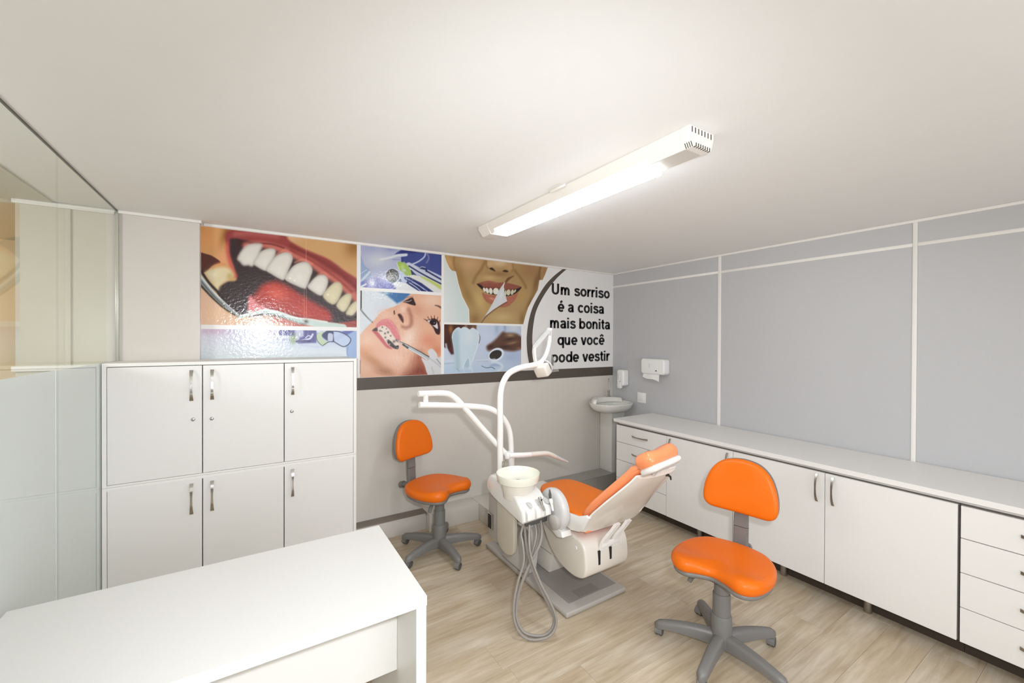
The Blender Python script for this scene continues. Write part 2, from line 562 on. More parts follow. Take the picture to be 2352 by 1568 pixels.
# ------------------------------------------------------------------ glass partition: panes, film on the lower half, head profile
win = struct('window_1', box((XL - 0.009, YF, ZC - 0.0035), (XL + 0.001, 3.489, ZC - 0.0005)), 'greydark')
for y0, y1 in ((2.556, 3.488), (1.50, 2.552), (0.40, 1.496), (-0.70, 0.396), (YF, -0.704)):
    struct('pane', box((XL - 0.008, y0, 0.002), (XL, y1, ZC - 0.0037)), 'glass', win)
    struct('frosted_film', box((XL - 0.0105, y0 + 0.001, 0.002), (XL - 0.0083, y1 - 0.001, 1.522)), 'film', win)
struct('edge_strip', box((XL - 0.006, 3.470, 1.52), (XL + 0.008, 3.4885, ZC - 0.022), 0.002), 'alu', win)

# ------------------------------------------------------------------ neighbouring room seen through the glass
struct('wall_next_back', box((NX, 3.49, 0), (XL - 0.05, YB + T, ZC)), 'nextwall')
struct('wall_next_hall', box((XL - 3.6, 5.0, 0), (XL - 0.05, 5.1, ZC)), 'warmwall')
struct('wall_next_left', box((XL - 3.6, YF, 0), (XL - 3.5, 5.0, ZC)), 'nextwall')
struct('wall_next_side', box((NX, YB + T, 0), (NX + 0.1, 5.0, ZC)), 'nextwall')
struct('ceiling_next', box((-0.975, YF, ZC), (XL - 0.0005, 3.60, ZC + 0.1)), 'ceiling')
struct('ceiling_next_soffit', box((XL - 3.6, YF, ZC - 0.006), (-0.976, 5.1, ZC + 0.1)), mat('soffit_paint', rgb(205, 200, 184), 0.8))
n += 1
struct('trim_%d' % n, box((NX - 0.01, 3.474, 2.425), (XL - 0.011, 3.489, ZC - 0.007), 0.002), 'trim')
n += 1
struct('trim_%d' % n, box((NX - 0.01, 3.465, 1.47), (XL - 0.012, 3.489, 1.50), 0.003), 'trim')
n += 1
struct('trim_%d' % n, box((-0.93, 3.478, 0.1), (-0.905, 3.489, 2.424), 0.002), 'nextwall')

# ================================================================== storage cabinets on the left
CF = 3.16                                                    # front plane
def bow_handle_v(name, x, y, z0, z1, parent, style='flare'):
    """vertical bar handle standing off a front that faces -Y"""
    L = z1 - z0
    secs = []
    for k in range(13):
        t = k / 12
        z = z0 + L * t
        w = 0.0052 + 0.0045 * abs(2 * t - 1) ** 1.6            # waisted strap
        d = 0.004 + 0.020 * (1 - (2 * t - 1) ** 4)            # bows away from the door
        th = 0.0025
        secs.append([(x - w, y - d, z), (x + w, y - d, z), (x + w, y - d - th, z), (x - w, y - d - th, z)])
    f0 = box((x - 0.008, y - 0.007, z0), (x + 0.008, y - 0.0002, z0 + 0.012), 0.001)
    f1 = box((x - 0.008, y - 0.007, z1 - 0.012), (x + 0.008, y - 0.0002, z1), 0.001)
    return obj(name, merge(loft(secs), f0, f1), 'chrome', parent, label='chrome bow handle')

def tall_cabinet(name, label, z0, z1, doors, lock, base):
    t = thing(name, label, 'cabinet', (-0.025, CF + 0.16, z0), 'stacked white cabinets with glass partition beside them')
    x0, x1 = XL + 0.0005, 0.652
    w = 0.020
    car = merge(box((x0, CF, z0), (x0 + w, 3.487, z1), 0.001, 1),
                box((x1 - w, CF, z0), (x1, YB - 0.003, z1), 0.001, 1),
                box((x0 + w, CF, z1 - 0.020), (-0.287, 3.487, z1), 0.001, 1),
                box((-0.287, CF, z1 - 0.020), (x1 - w, YB - 0.003, z1), 0.001, 1),
                box((x0 + w, CF, z0 + base), (x1 - w, 3.48, z0 + base + 0.012), 0.001, 1),
                box((x0 + w, 3.46, z0 + base), (x1 - w, 3.475, z1 - 0.02)))
    if base > 0.02:
        car = merge(car, box((x0 + w, CF + 0.04, z0), (x1 - w, CF + 0.055, z0 + base)))
    obj('carcass', car, 'edge', t)
    xs = [x0 + w, -0.251, 0.189, x1 - w]
    dz0, dz1 = doors
    for i in range(3):
        a, b = xs[i], xs[i + 1]
        g = 0.0024
        d = obj('door', box((a + g, CF - 0.001, dz0 + g), (b - g, CF + 0.017, dz1 - g), 0.001, 1), 'laminate', t)
        hx = (-0.304, -0.202, 0.239)[i]
        bow_handle_v('handle', hx, CF - 0.001, dz1 - 0.215, dz1 - 0.029, d)
        if lock:
            lx = (-0.297, -0.205, 0.234)[i]
            zz = (1.170, 1.166, 1.172)[i]
            lk = merge(lathe([(0.0, 0.006), (0.007, 0.006), (0.010, 0.004), (0.0115, 0.0)], (0, 0, 0), 20))
            xform(lk, Matrix.Translation((lx, CF - 0.0012, zz)) @ Matrix.Rotation(math.pi / 2, 4, 'X'))
            lk = merge(lk, box((lx - 0.0012, CF - 0.0105, zz - 0.005), (lx + 0.0012, CF - 0.006, zz + 0.005), 0.0004, 1))
            obj('lock', lk, 'chrome', d, label='round chrome lock')
    return t
tall_cabinet('storage_cabinet', 'upper white cabinet with three doors with round locks, topmost of its stack', 0.823, 1.520, (0.835, 1.499), True, 0.0)
tall_cabinet('storage_cabinet', 'lower white cabinet with three doors without locks, behind the white desk', 0.0, 0.822, (0.10, 0.811), False, 0.085)

# ================================================================== white desk in the foreground
t = thing('desk', 'large white laminate desk in the foreground with side panel', 'desk', (0.0, 1.72, 0))
obj('desktop', box((XL + 0.012, 1.405, 0.714), (0.532, 2.062, 0.750), 0.0012, 1), 'desk', t)
obj('side_panel', box((0.494, 1.409, 0.0), (0.531, 2.058, 0.7135), 0.001, 1), 'desk', t)
obj('side_panel', box((XL + 0.013, 1.409, 0.0), (XL + 0.050, 2.058, 0.7135), 0.001, 1), 'desk', t)
obj('front_panel', box((XL + 0.051, 1.634, 0.346), (0.4935, 1.652, 0.7135), 0.001, 1), 'desk', t)

# ================================================================== low cabinets and worktop along the right wall
DF = 3.095                                                   # plane of the door fronts
YS = [2.945, 2.355, 1.760, 1.165, 0.573, -0.02]
Z0, Z1 = 0.112, 0.822
def handle_x(y0, y1, z0, z1, parent, vertical):
    """bow handle on a front that faces -X: vertical (z0..z1 at y0) or horizontal (y0..y1 at z0)"""
    secs = []
    for k in range(13):
        tt = k / 12
        s = 2 * tt - 1
        w = 0.0046 + 0.0030 * abs(s) ** 1.4
        d = 0.003 + 0.024 * (1 - abs(s) ** 2.6)
        th = 0.0045
        if vertical:
            z = z0 + (z1 - z0) * tt
            secs.append([(DF - d, y0 - w, z), (DF - d, y0 + w, z), (DF - d - th, y0 + w, z), (DF - d - th, y0 - w, z)])
        else:
            yy = y0 + (y1 - y0) * tt
            secs.append([(DF - d, yy, z0 - w), (DF - d, yy, z0 + w), (DF - d - th, yy, z0 + w), (DF - d - th, yy, z0 - w)])
    return obj('handle', loft(secs), 'steel', parent, label='brushed steel bow handle')

def carcass(y0, y1, parent, left_gap=0.0):
    a, b = y0 + 0.001, y1 - 0.001
    x0, x1 = DF + 0.019, XR - 0.014
    c = merge(box((x0, a, Z0), (x1, a + 0.016, Z1)), box((x0, b - 0.016, Z0), (x1, b, Z1)),
              box((x0, a + 0.016, Z0), (x1, b - 0.016, Z0 + 0.016)), box((x0, a + 0.016, Z1 - 0.016), (x1, b - 0.016, Z1)),
              box((x1 - 0.012, a + 0.016, Z0 + 0.016), (x1, b - 0.016, Z1 - 0.016)))
    obj('carcass', c, 'inner', parent)
    obj('shade_strip', box((3.228, a, 0.0005), (3.244, b, Z0 - 0.0005)), 'shade_strip', parent, label='dark brown strip standing for under-cabinet shade')

def steel_leg(x, y, parent):
    obj('leg', lathe([(0.0, 0.0), (0.020, 0.0), (0.0215, 0.004), (0.0215, Z0 - 0.012), (0.026, Z0 - 0.006), (0.026, Z0 - 0.0005), (0, Z0 - 0.0005)], (x, y, 0), 20), 'steel', parent, label='brushed steel leg')

def drawers(name, label, y0, y1, hy0, hy1, gap=0.0):
    t = thing(name, label, 'cabinet', (DF + 0.29, (y0 + y1) / 2, 0), 'white base cabinets under the long worktop')
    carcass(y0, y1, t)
    zs = [Z0, 0.293, 0.472, 0.650, Z1 - 0.004]
    for i in range(3, -1, -1):
        d = obj('drawer', box((DF, y0 + 0.002, zs[i] + 0.0022), (DF + 0.018, y1 - 0.002 - gap, zs[i + 1] - 0.0022), 0.001, 1), 'laminate', t)
        zh = (zs[i] + zs[i + 1]) / 2 + 0.006
        handle_x(hy0, hy1, zh, zh, d, False)
    for yy in (y0 + 0.08, y1 - 0.08):
        steel_leg(XR - 0.10, yy, t)
    return t
drawers('drawer_cabinet', 'white four-drawer base cabinet beside the washbasin', YS[1], YS[0], 2.557, 2.742)
t = thing('base_cabinet', 'white single-door base cabinet behind the dental chair headrest', 'cabinet', (DF + 0.29, (YS[2] + YS[1]) / 2, 0), 'white base cabinets under the long worktop')
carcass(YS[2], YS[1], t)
d = obj('door', box((DF, YS[2] + 0.002, Z0 + 0.001), (DF + 0.018, YS[1] - 0.002, Z1 - 0.004), 0.001, 1), 'laminate', t)
handle_x(2.314, 2.314, 0.625, 0.803, d, True)
handle_x(1.802, 1.802, 0.625, 0.800, d, True)
steel_leg(3.203, 2.10, t); steel_leg(XR - 0.10, 2.10, t)
t = thing('base_cabinet', 'wide white double-door base cabinet behind the nearer orange stool', 'cabinet', (DF + 0.29, YS[3], 0), 'white base cabinets under the long worktop')
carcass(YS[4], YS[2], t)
d = obj('door', box((DF, YS[3] + 0.0018, Z0 + 0.001), (DF + 0.018, YS[2] - 0.002, Z1 - 0.004), 0.001, 1), 'laminate', t)
handle_x(1.208, 1.208, 0.627, 0.806, d, True)
d = obj('door', box((DF, YS[4] + 0.006, Z0 + 0.001), (DF + 0.018, YS[3] - 0.0018, Z1 - 0.004), 0.001, 1), 'laminate', t)
handle_x(1.120, 1.120, 0.627, 0.806, d, True)
for yy in (0.975, 1.45):
    steel_leg(3.203, yy, t); steel_leg(XR - 0.10, yy, t)
drawers('drawer_cabinet', 'white four-drawer base cabinet nearest the viewer, cut by the right edge', YS[5], YS[4], 0.195, 0.369, 0.004)
single('worktop', 'long white laminate worktop along the grey wall', 'worktop',
       merge(box((3.075, -0.03, 0.8455), (XR - 0.0135, 2.965, 0.876), 0.0012, 1), box((DF + 0.03, -0.02, Z1 + 0.0005), (XR - 0.02, 2.94, 0.8452))), 'laminate')

# ================================================================== ceiling lamp
t = thing('ceiling_lamp', 'long white ceiling strip lamp, most of it lit, with vented end', 'lamp', (1.43, 1.74, ZC))
LY0, LY1, LA, LB = 0.945, 2.60, 1.165, 2.42
def lamp_sec(y, x0=1.360, x1=1.505, zb=2.386, xb0=1.392, xb1=1.488):
    return [(x0, y, ZC - 0.001), (x0, y, ZC - 0.022), (xb0, y, zb), (xb1, y, zb), (x1, y, ZC - 0.022), (x1, y, ZC - 0.001)]
obj('housing', loft([lamp_sec(LY0), lamp_sec(LY1)]), 'fixture', t)
obj('underside', box((1.393, LY0 + 0.03, 2.3845), (1.4875, LA - 0.004, 2.3855), 0.0), 'fixshade', t)
lip = tube([(1.4885, LY0 + 0.02, 2.387), (1.4885, LA - 0.006, 2.387)], 0.0022, 8)
obj('lip', lip, 'fixture', t)
# end cap with cooling slots
end = loft([lamp_sec(LY0 - 0.004, 1.358, 1.507, 2.384, 1.390, 1.490), lamp_sec(LY0 + 0.034, 1.358, 1.507, 2.384, 1.390, 1.490)])
ec = obj('end_cap', end, 'fixture', t)
for k in range(7):
    xk = 1.3945 + k * 0.0140
    obj('vent_slot', box((xk, LY0 - 0.0052, 2.3830), (xk + 0.0045, LY0 + 0.006, 2.3960)), 'gap', ec, label='dark cooling slot')
    xk = 1.3700 + k * 0.0195
    obj('vent_slot', box((xk, LY0 - 0.0052, 2.4300), (xk + 0.0045, LY0 + 0.002, 2.4500)), 'gap', ec, label='dark cooling slot')
for k in range(4):
    yk = LY0 + 0.004 + k * 0.0085
    obj('vent_slot', loft([[(1.3720, yy, 2.4120), (1.3895, yy, 2.3845), (1.3925, yy, 2.3855), (1.375, yy, 2.4130)] for yy in (yk, yk + 0.0035)]), 'gap', ec, label='dark cooling slot')
end = loft([lamp_sec(LY1 - 0.12, 1.358, 1.507, 2.384, 1.390, 1.490), lamp_sec(LY1 + 0.004, 1.358, 1.507, 2.390, 1.390, 1.490)])
obj('end_cap', end, 'fixture', t)
# lit diffuser: a trough under the housing, with a knobbly prismatic lower edge
def dif_sec(y):
    return [(1.3885, y, 2.3765), (1.400, y, 2.3675), (1.480, y, 2.3675), (1.4915, y, 2.3765), (1.4925, y, 2.3935), (1.489, y, 2.402)]
obj('diffuser', loft([dif_sec(LA), dif_sec(LB)]), 'tube', t, label='glowing white diffuser')
obj('side_diffuser', loft([[(1.3775, yy, 2.410), (1.3882, yy, 2.3770), (1.3905, yy, 2.3780), (1.380, yy, 2.411)] for yy in (LA, LB)]), 'sidelit', t, label='glowing white side strip')
k = 0
kn = bmesh.new()
yk = LA + 0.012
while yk < LB - 0.01:
    m = Matrix.Translation((1.4945, yk, 2.3765)) @ Matrix.Diagonal((0.0050, 0.0070, 0.0065, 1))
    bmesh.ops.create_uvsphere(kn, u_segments=8, v_segments=6, radius=1.0, matrix=m)
    yk += 0.019
o = obj('prism_row', kn, mat('prism_plastic', rgb(236, 240, 242), 0.2, emis=0.45, ecol=(0.93, 0.98, 1, 1)), t, label='row of clear prism knobs')
o['kind'] = 'stuff'
br = tube([(1.352, 1.645, ZC - 0.003), (1.338, 1.655, ZC - 0.012), (1.336, 1.700, ZC - 0.014), (1.338, 1.750, ZC - 0.012), (1.354, 1.765, ZC - 0.003)], 0.006, 8, smooth=4, flat=0.7)
obj('bracket', merge(br, box((1.342, 1.655, ZC - 0.004), (1.362, 1.755, ZC - 0.0008), 0.001)), 'fixture', t)

# ================================================================== washbasin in the corner
bx, by = 3.408, 3.325
bz = 0.985
t = thing('washbasin', 'white corner washbasin on a boxed white pedestal', 'washbasin', (bx, by, 0.154))
SG = 44
def basin_loop(sx, sy, z, yo=0.0):
    out = []
    for k in range(SG):
        a = 2 * math.pi * k / SG
        ca, sa = math.cos(a), math.sin(a)
        ex = 2.5
        x = abs(ca) ** (2 / ex) * (1 if ca >= 0 else -1)
        y = abs(sa) ** (2 / ex) * (1 if sa >= 0 else -1)
        out.append((bx + sx * x, by + yo + sy * y, z))
    return out
out_p = [(0.130, 0.100, 0.862), (0.165, 0.128, 0.866), (0.208, 0.160, 0.884), (0.236, 0.182, 0.915), (0.249, 0.193, 0.948), (0.252, 0.196, 0.958), (0.251, 0.195, 0.963),
         (0.236, 0.180, 0.963), (0.222, 0.166, 0.955), (0.190, 0.140, 0.912), (0.120, 0.090, 0.890), (0.010, 0.010, 0.887)]
bs = loft([basin_loop(a, b, z) for a, b, z in out_p])
obj('basin', bs, 'ceramic', t)
def ledge_loop(f, z):
    out = []
    for k in range(25):                                      # crescent behind the bowl that carries the tap
        a = math.radians(8 + 164 * k / 24)
        out.append((bx + 0.232 * f * math.cos(a), by + 0.020 + 0.172 * math.sin(a), z))
    for k in range(25):
        a = math.radians(172 - 164 * k / 24)
        out.append((bx + 0.205 * f * math.cos(a), by + 0.010 + 0.118 * math.sin(a), z))
    return out
obj('tap_ledge', loft([ledge_loop(1.0, 0.950), ledge_loop(0.97, 0.985), ledge_loop(0.90, 1.000), ledge_loop(0.86, 1.0025)]), 'ceramic', t)
obj('pedestal', box((3.465, 3.366, 0.1545), (XR - 0.006, YB - 0.006, 0.868), 0.004, 2), 'ceramic', t)
tx, ty = bx + 0.100, by + 0.135
tap = thing('tap', 'tall chrome swan-neck tap on the washbasin ledge', 'tap', (tx, ty, 1.0035))
obj('body', lathe([(0, 1.0035), (0.020, 1.0035), (0.021, 1.010), (0.0135, 1.016), (0.0130, 1.058), (0.015, 1.062), (0.015, 1.078), (0.010, 1.083), (0.0, 1.083)], (tx, ty, 0), 20), 'chrome', tap)
obj('spout', tube([(tx, ty, 1.080), (tx, ty, 1.160), (tx - 0.002, ty - 0.002, 1.195), (tx - 0.016, ty - 0.016, 1.212), (tx - 0.034, ty - 0.034, 1.206), (tx - 0.042, ty - 0.042, 1.182)], 0.0068, 12, smooth=6), 'chrome', tap)
obj('lever', tube([(tx, ty, 1.062), (tx - 0.020, ty - 0.010, 1.066), (tx - 0.040, ty - 0.018, 1.074)], [0.007, 0.006, 0.005], 10), 'chrome', tap)

# ================================================================== wall dispensers and socket
t = thing('paper_towel_dispenser', 'white paper towel dispenser on the grey wall with a sheet hanging out', 'dispenser', (XR - 0.06, 2.91, 1.35))
px0, px1 = XR - 0.105, XR - 0.0045
def rrect(y0, y1, z0, z1, r, n=6):
    out = []
    for cy, cz, a0 in ((y1 - r, z1 - r, 0), (y0 + r, z1 - r, 90), (y0 + r, z0 + r, 180), (y1 - r, z0 + r, 270)):
        out += [(cy + r * math.cos(math.radians(a0 + 90 * k / n)), cz + r * math.sin(math.radians(a0 + 90 * k / n))) for k in range(n + 1)]
    return out
obj('case', prism(rrect(2.755, 3.055, 1.300, 1.462, 0.030), px0, px1, 'yz', 0.016, 4), 'whiteplastic', t)
obj('window', box((px0 - 0.0012, 2.842, 1.334), (px0 + 0.001, 2.862, 1.345), 0.002), 'dark', t, label='small dark oval window')
emb = merge(*[box((px0 - 0.0010, 2.930, 1.372 + k * 0.010), (px0 + 0.001, 2.946, 1.376 + k * 0.010), 0.0004, 1) for k in range(4)])
obj('emblem', emb, 'unitgrey', t, label='faint grey raised mark')
def sheet_pt(i, j):                                          # i along the slot, j down the sheet
    u, v = i / 10, j / 6
    yy = 3.030 - u * 0.200 - 0.012 * v * u
    drop = 0.040 + 0.034 * u + 0.006 * math.sin(u * 7)
    return (px0 + 0.022 - 0.030 * v + 0.010 * v * v + 0.004 * math.sin(u * 8 + v), yy, 1.304 - drop * v)
front = [[sheet_pt(i, j) for j in range(7)] for i in range(11)]
sh = [f + [(x + 0.0012, y_, z) for x, y_, z in f[::-1]] for f in front]
obj('paper_sheet', loft(sh), 'paper', t)
t = thing('soap_dispenser', 'white wall soap dispenser above the washbasin', 'dispenser', (XR - 0.05, 3.36, 1.2))
sx0, sx1 = XR - 0.100, XR - 0.0045
obj('case', prism(rrect(3.305, 3.408, 1.135, 1.318, 0.024), sx0, sx1, 'yz', 0.018, 4), 'whiteplastic', t)
obj('window', box((sx0 - 0.0012, 3.378, 1.205), (sx0 + 0.001, 3.386, 1.268), 0.001), 'unitgrey', t, label='narrow grey level window')
obj('window', box((sx0 - 0.0012, 3.350, 1.180), (sx0 + 0.001, 3.362, 1.187), 0.001), 'dark', t, label='small dark lock')
obj('push_lever', prism([(sx0 + 0.012, 1.150), (sx0 - 0.006, 1.150), (sx0 + 0.004, 1.105), (sx0 + 0.030, 1.112), (sx0 + 0.032, 1.136)], 3.345, 3.400, 'xz', 0.004), 'whiteplastic', t)
t = thing('wall_socket', 'white wall socket plate low on the grey wall', 'socket', (XR - 0.005, 3.12, 1.02))
obj('plate', box((XR - 0.013, 3.062, 0.963), (XR - 0.0045, 3.178, 1.077), 0.004, 3), 'whiteplastic', t)
obj('insert', box((XR - 0.0145, 3.088, 0.985), (XR - 0.0131, 3.152, 1.055), 0.001), 'whiteplastic', t)

# ================================================================== orange stools (built once in a frame with +x to the front, then copied)
def make_stool(label, loc, base_deg, seat_deg, seat_z):
    t = thing('swivel_stool', label, 'stool', loc, 'orange swivel stools with backrests')
    ORG[t] = Vector((0, 0, 0))                                # parts are given in the stool's own frame
    ba = math.radians(base_deg)
    RB = Matrix.Rotation(ba, 4, 'Z')
    RS = Matrix.Rotation(math.radians(seat_deg), 4, 'Z')
    TS = Matrix.Translation((0, 0, seat_z - 0.505))
    top = TS @ RS
    # telescoping column
    h = seat_z - 0.075
    col = lathe([(0, 0.052), (0.050, 0.052), (0.052, 0.060), (0.050, 0.205), (0.047, 0.212), (0.0435, 0.213), (0.0435, 0.318), (0.041, 0.324), (0.0375, 0.325), (0.036, h), (0, h)], (0, 0, 0), 28)
    obj('column', col, 'grey', t)
    for k in range(5):
        a = ba + math.radians(72 * k)
        R = Matrix.Rotation(a, 4, 'Z')
        secs = []
        for i in range(15):
            u = i / 14
            r = 0.018 + 0.318 * u
            zt = 0.118 + 0.004 * math.sin(u * 3.14) - 0.034 * u ** 2
            if u > 0.93:
                zt -= 0.012 * ((u - 0.93) / 0.07) ** 2
            zb = 0.046 + 0.012 * math.sin(u * math.pi) + 0.004 * u
            w = 0.029 - 0.005 * u
            if u > 0.9:
                w *= math.sqrt(max(0.05, 1 - ((u - 0.9) / 0.105) ** 2))
            secs.append([(r, -w, zb), (r, w, zb), (r, w, zt - 0.020), (r, w * 0.78, zt - 0.006), (r, w * 0.35, zt), (r, -w * 0.35, zt), (r, -w * 0.78, zt - 0.006), (r, -w, zt - 0.020)])
        lg = obj('leg', xform(loft(secs), R), 'grey', t, angle=50)
        # twin-wheel caster with a hood
        sw = Matrix.Rotation(a + math.radians((35, -50, 80, 10, 120)[k]), 4, 'Z')
        C = Matrix.Translation((0.315 * math.cos(a), 0.315 * math.sin(a), 0)) @ sw
        wheels = []
        for s in (-1, 1):
            wheels.append(xform(lathe([(0, -0.0085), (0.020, -0.0085), (0.0245, -0.005), (0.0248, 0.004), (0.019, 0.0085), (0.008, 0.0095), (0, 0.0095)], (0, 0, 0), 22, 'y'), Matrix.Translation((-0.012, s * 0.0125, 0.0252)) @ Matrix.Diagonal((1, s, 1, 1))))
        hood = []
        for i in range(9):
            g = math.radians(-12 + 204 * i / 8)
            for_r = 0.0275
            hood.append([(-0.012 + for_r * math.cos(g), -0.019, 0.0255 + for_r * math.sin(g)), (-0.012 + for_r * math.cos(g), 0.019, 0.0255 + for_r * math.sin(g)),
                         (-0.012 + 0.0252 * math.cos(g), 0.019, 0.0255 + 0.0252 * math.sin(g)), (-0.012 + 0.0252 * math.cos(g), -0.019, 0.0255 + 0.0252 * math.sin(g))])
        stem = lathe([(0, 0.044), (0.010, 0.044), (0.010, 0.062), (0, 0.062)], (0.003, 0, 0), 14)
        cs = obj('caster', xform(merge(*wheels), C), 'greydark', lg)
        obj('caster_hood', xform(merge(loft(hood), stem), C), 'grey', lg)
    # seat: kidney outline with two lobes at the front
    half = [(0.128, 0.0), (0.150, 0.062), (0.182, 0.125), (0.172, 0.180), (0.120, 0.222), (0.03, 0.243), (-0.07, 0.238), (-0.165, 0.205), (-0.235, 0.135)]
    ol = half + [(-0.262, 0.0)] + [(x, -y) for x, y in half[:0:-1]]
    def dish(x, y):
        return 0.010 * math.exp(-((x - 0.13) / 0.06) ** 2) * (1 - math.exp(-(y / 0.09) ** 2)) - 0.014 * math.exp(-((x + 0.04) ** 2 + y * y * 0.5) / 0.02) - 0.022 * max(0.0, (x - 0.03) / 0.16) * math.exp(-(y / 0.07) ** 2)
    obj('seat', xform(cushion(ol, 0.440, 0.508, 0.030, 5, dish, 0.004), top), 'orange', t, angle=80)
    shell_ol = [(x * 0.955, y * 0.955) for x, y in ol]
    sh = cushion(shell_ol, 0.423, 0.452, 0.014, 3)
    obj('seat_shell', xform(sh, top), 'grey', t, angle=80, label='grey plastic under-seat shell')
    mech = merge(box((-0.20, -0.045, 0.396), (0.075, 0.045, 0.424), 0.008), box((-0.085, -0.075, 0.402), (0.075, 0.075, 0.4235), 0.006))
    obj('mechanism', xform(mech, top), 'greydark', t)
    obj('lever', xform(tube([(0.02, -0.05, 0.405), (0.03, -0.10, 0.398), (0.035, -0.135, 0.372), (0.038, -0.155, 0.335)], [0.008, 0.009, 0.014, 0.012], 10, smooth=4), top), 'grey', t)
    # backrest post: flat bar that bends up, in two sleeves, and a clamp knob behind
    def bar(path, w, th):
        secs = []
        P = catmull([(x, 0, z) for x, z in path], 5)
        for i, p in enumerate(P):
            tg = (P[min(i + 1, len(P) - 1)] - P[max(i - 1, 0)]).normalized()
            nn = Vector((tg.z, 0, -tg.x))
            ww = w[0] + (w[1] - w[0]) * i / (len(P) - 1)
            secs.append([tuple(p + nn * th + Vector((0, -ww * 0.8, 0))), tuple(p + nn * th + Vector((0, ww * 0.8, 0))), tuple(p + nn * th * 0.2 + Vector((0, ww, 0))),
                         tuple(p - nn * th + Vector((0, ww * 0.9, 0))), tuple(p - nn * th + Vector((0, -ww * 0.9, 0))), tuple(p + nn * th * 0.2 + Vector((0, -ww, 0)))])
        return loft(secs)
    obj('back_post', xform(bar([(-0.16, 0.410), (-0.225, 0.412), (-0.285, 0.432), (-0.303, 0.480), (-0.308, 0.580)], (0.042, 0.040), 0.015), top), 'grey', t)
    obj('back_post_sleeve', xform(bar([(-0.307, 0.583), (-0.312, 0.640), (-0.318, 0.720)], (0.040, 0.037), 0.017), top), 'grey', t)
    obj('knob', xform(merge(tube([(-0.285, 0, 0.452), (-0.395, 0.0, 0.424)], [0.018, 0.022], 16), tube([(-0.393, 0.0, 0.4245), (-0.428, 0.0, 0.4155)], [0.029, 0.027], 18)), top), 'grey', t)
    # backrest: wide at the bottom, rounded top; cushion in front, grey shell behind
    bh = [(0.0, 0.0), (0.09, 0.0), (0.158, 0.006), (0.193, 0.040), (0.196, 0.105), (0.180, 0.175), (0.148, 0.238), (0.090, 0.284), (0.0, 0.300)]
    bo = bh + [(-y, z) for y, z in bh[-2:0:-1]]
    # cushion() works in xy with thickness along z: map (y_seat, height, depth) into the seat frame, slightly reclined and curved
    def curve(bm, off):
        for v in bm.verts:
            yy, hh, d = v.co.x, v.co.y, v.co.z
            bend = 0.55 * yy * yy
            v.co = Vector((-0.300 + d + bend - 0.045 * hh / 0.3 + off, -yy, 0.668 + hh))
        return bm
    b1 = cushion([(y, z) for y, z in bo], 0.0, 0.048, 0.026, 5, None, 0.006)
    obj('backrest', xform(curve(b1, 0.0), top), 'orange', t, angle=80)
    b2 = cushion([(y * 0.985, 0.15 + (z - 0.15) * 0.985) for y, z in bo], -0.022, 0.012, 0.012, 3, None, 0.0)
    obj('back_shell', xform(curve(b2, 0.0), top), 'grey', t, angle=80, label='grey plastic back shell')
    return t
make_stool('orange stool nearer the viewer, in front of the base cabinets', (2.117, 1.26, 0), -20.5, 192, 0.505)
make_stool('orange stool further back, beside the storage cabinets and back wall', (1.255, 3.05, 0), -14.5, -64, 0.530)

# ================================================================== dental chair
t = thing('dental_chair', 'reclined dental chair with orange upholstery on a white shell and grey base plate', 'dental chair', (1.84, 2.3, 0))
pl = obj('base_plate', merge(box((1.585, 1.895, 0.006), (2.088, 2.90, 0.036), 0.009, 3), box((1.60, 1.91, 0.0005), (2.07, 2.88, 0.006))), 'plate', t)
obj('rubber_mat', box((1.658, 1.962, 0.0362), (2.086 - 0.022, 2.86, 0.0378), 0.0008, 1), 'mat', pl, label='dark grey rubber mat')
obj('patch', box((1.752, 1.972, 0.0379), (1.925, 2.050, 0.0386), 0.0003, 1), 'patch', pl, label='darker rectangular patch')
col = merge(prism([(2.30, 0.038), (2.78, 0.038), (2.74, 0.30), (2.70, 0.52), (2.22, 0.52), (2.24, 0.20), (2.27, 0.10)], 1.755, 2.015, 'yz', 0.012))
ped = obj('pedestal', col, 'unitwarm', t)
obj('seam', box((1.7542, 2.262, 0.182), (1.7555, 2.74, 0.1845)), 'gap', ped, label='thin dark seam')
# motor housing: rounded side profile, wide front
hp = catmull([(1.930, 0.472, 0), (1.870, 0.462, 0), (1.832, 0.425, 0), (1.817, 0.350, 0), (1.818, 0.290, 0), (1.838, 0.252, 0), (1.890, 0.228, 0), (1.960, 0.222, 0), (2.050, 0.236, 0), (2.130, 0.276, 0), (2.200, 0.345, 0), (2.255, 0.430, 0), (2.285, 0.505, 0), (2.15, 0.512, 0), (2.02, 0.490, 0)], 4, closed=True)
hs = obj('motor_housing', prism([(p.x, p.y) for p in hp], 1.662, 2.022, 'yz', 0.014, 3), 'unitwarm', t)
for xs in (1.762, 1.856):
    obj('slot', box((xs, 1.8145, 0.312 if xs < 1.8 else 0.322), (xs + 0.017, 1.86, 0.395), 0.001), 'black', hs, label='dark vertical slot')
sc = lathe([(0, 0.003), (0.011, 0.003), (0.013, 0.0), (0.013, -0.002), (0, -0.002)], (0, 0, 0), 18, 'x')
obj('screw_cap', xform(sc, Matrix.Translation((1.6615, 1.905, 0.405)) @ Matrix.Diagonal((-1, 1, 1, 1))), 'unit', hs)
# lower cushion seen under the shell
obj('seat_underside', box((1.690, 1.845, 0.498), (2.090, 2.330, 0.548), 0.022, 4), 'orangewrap', t)
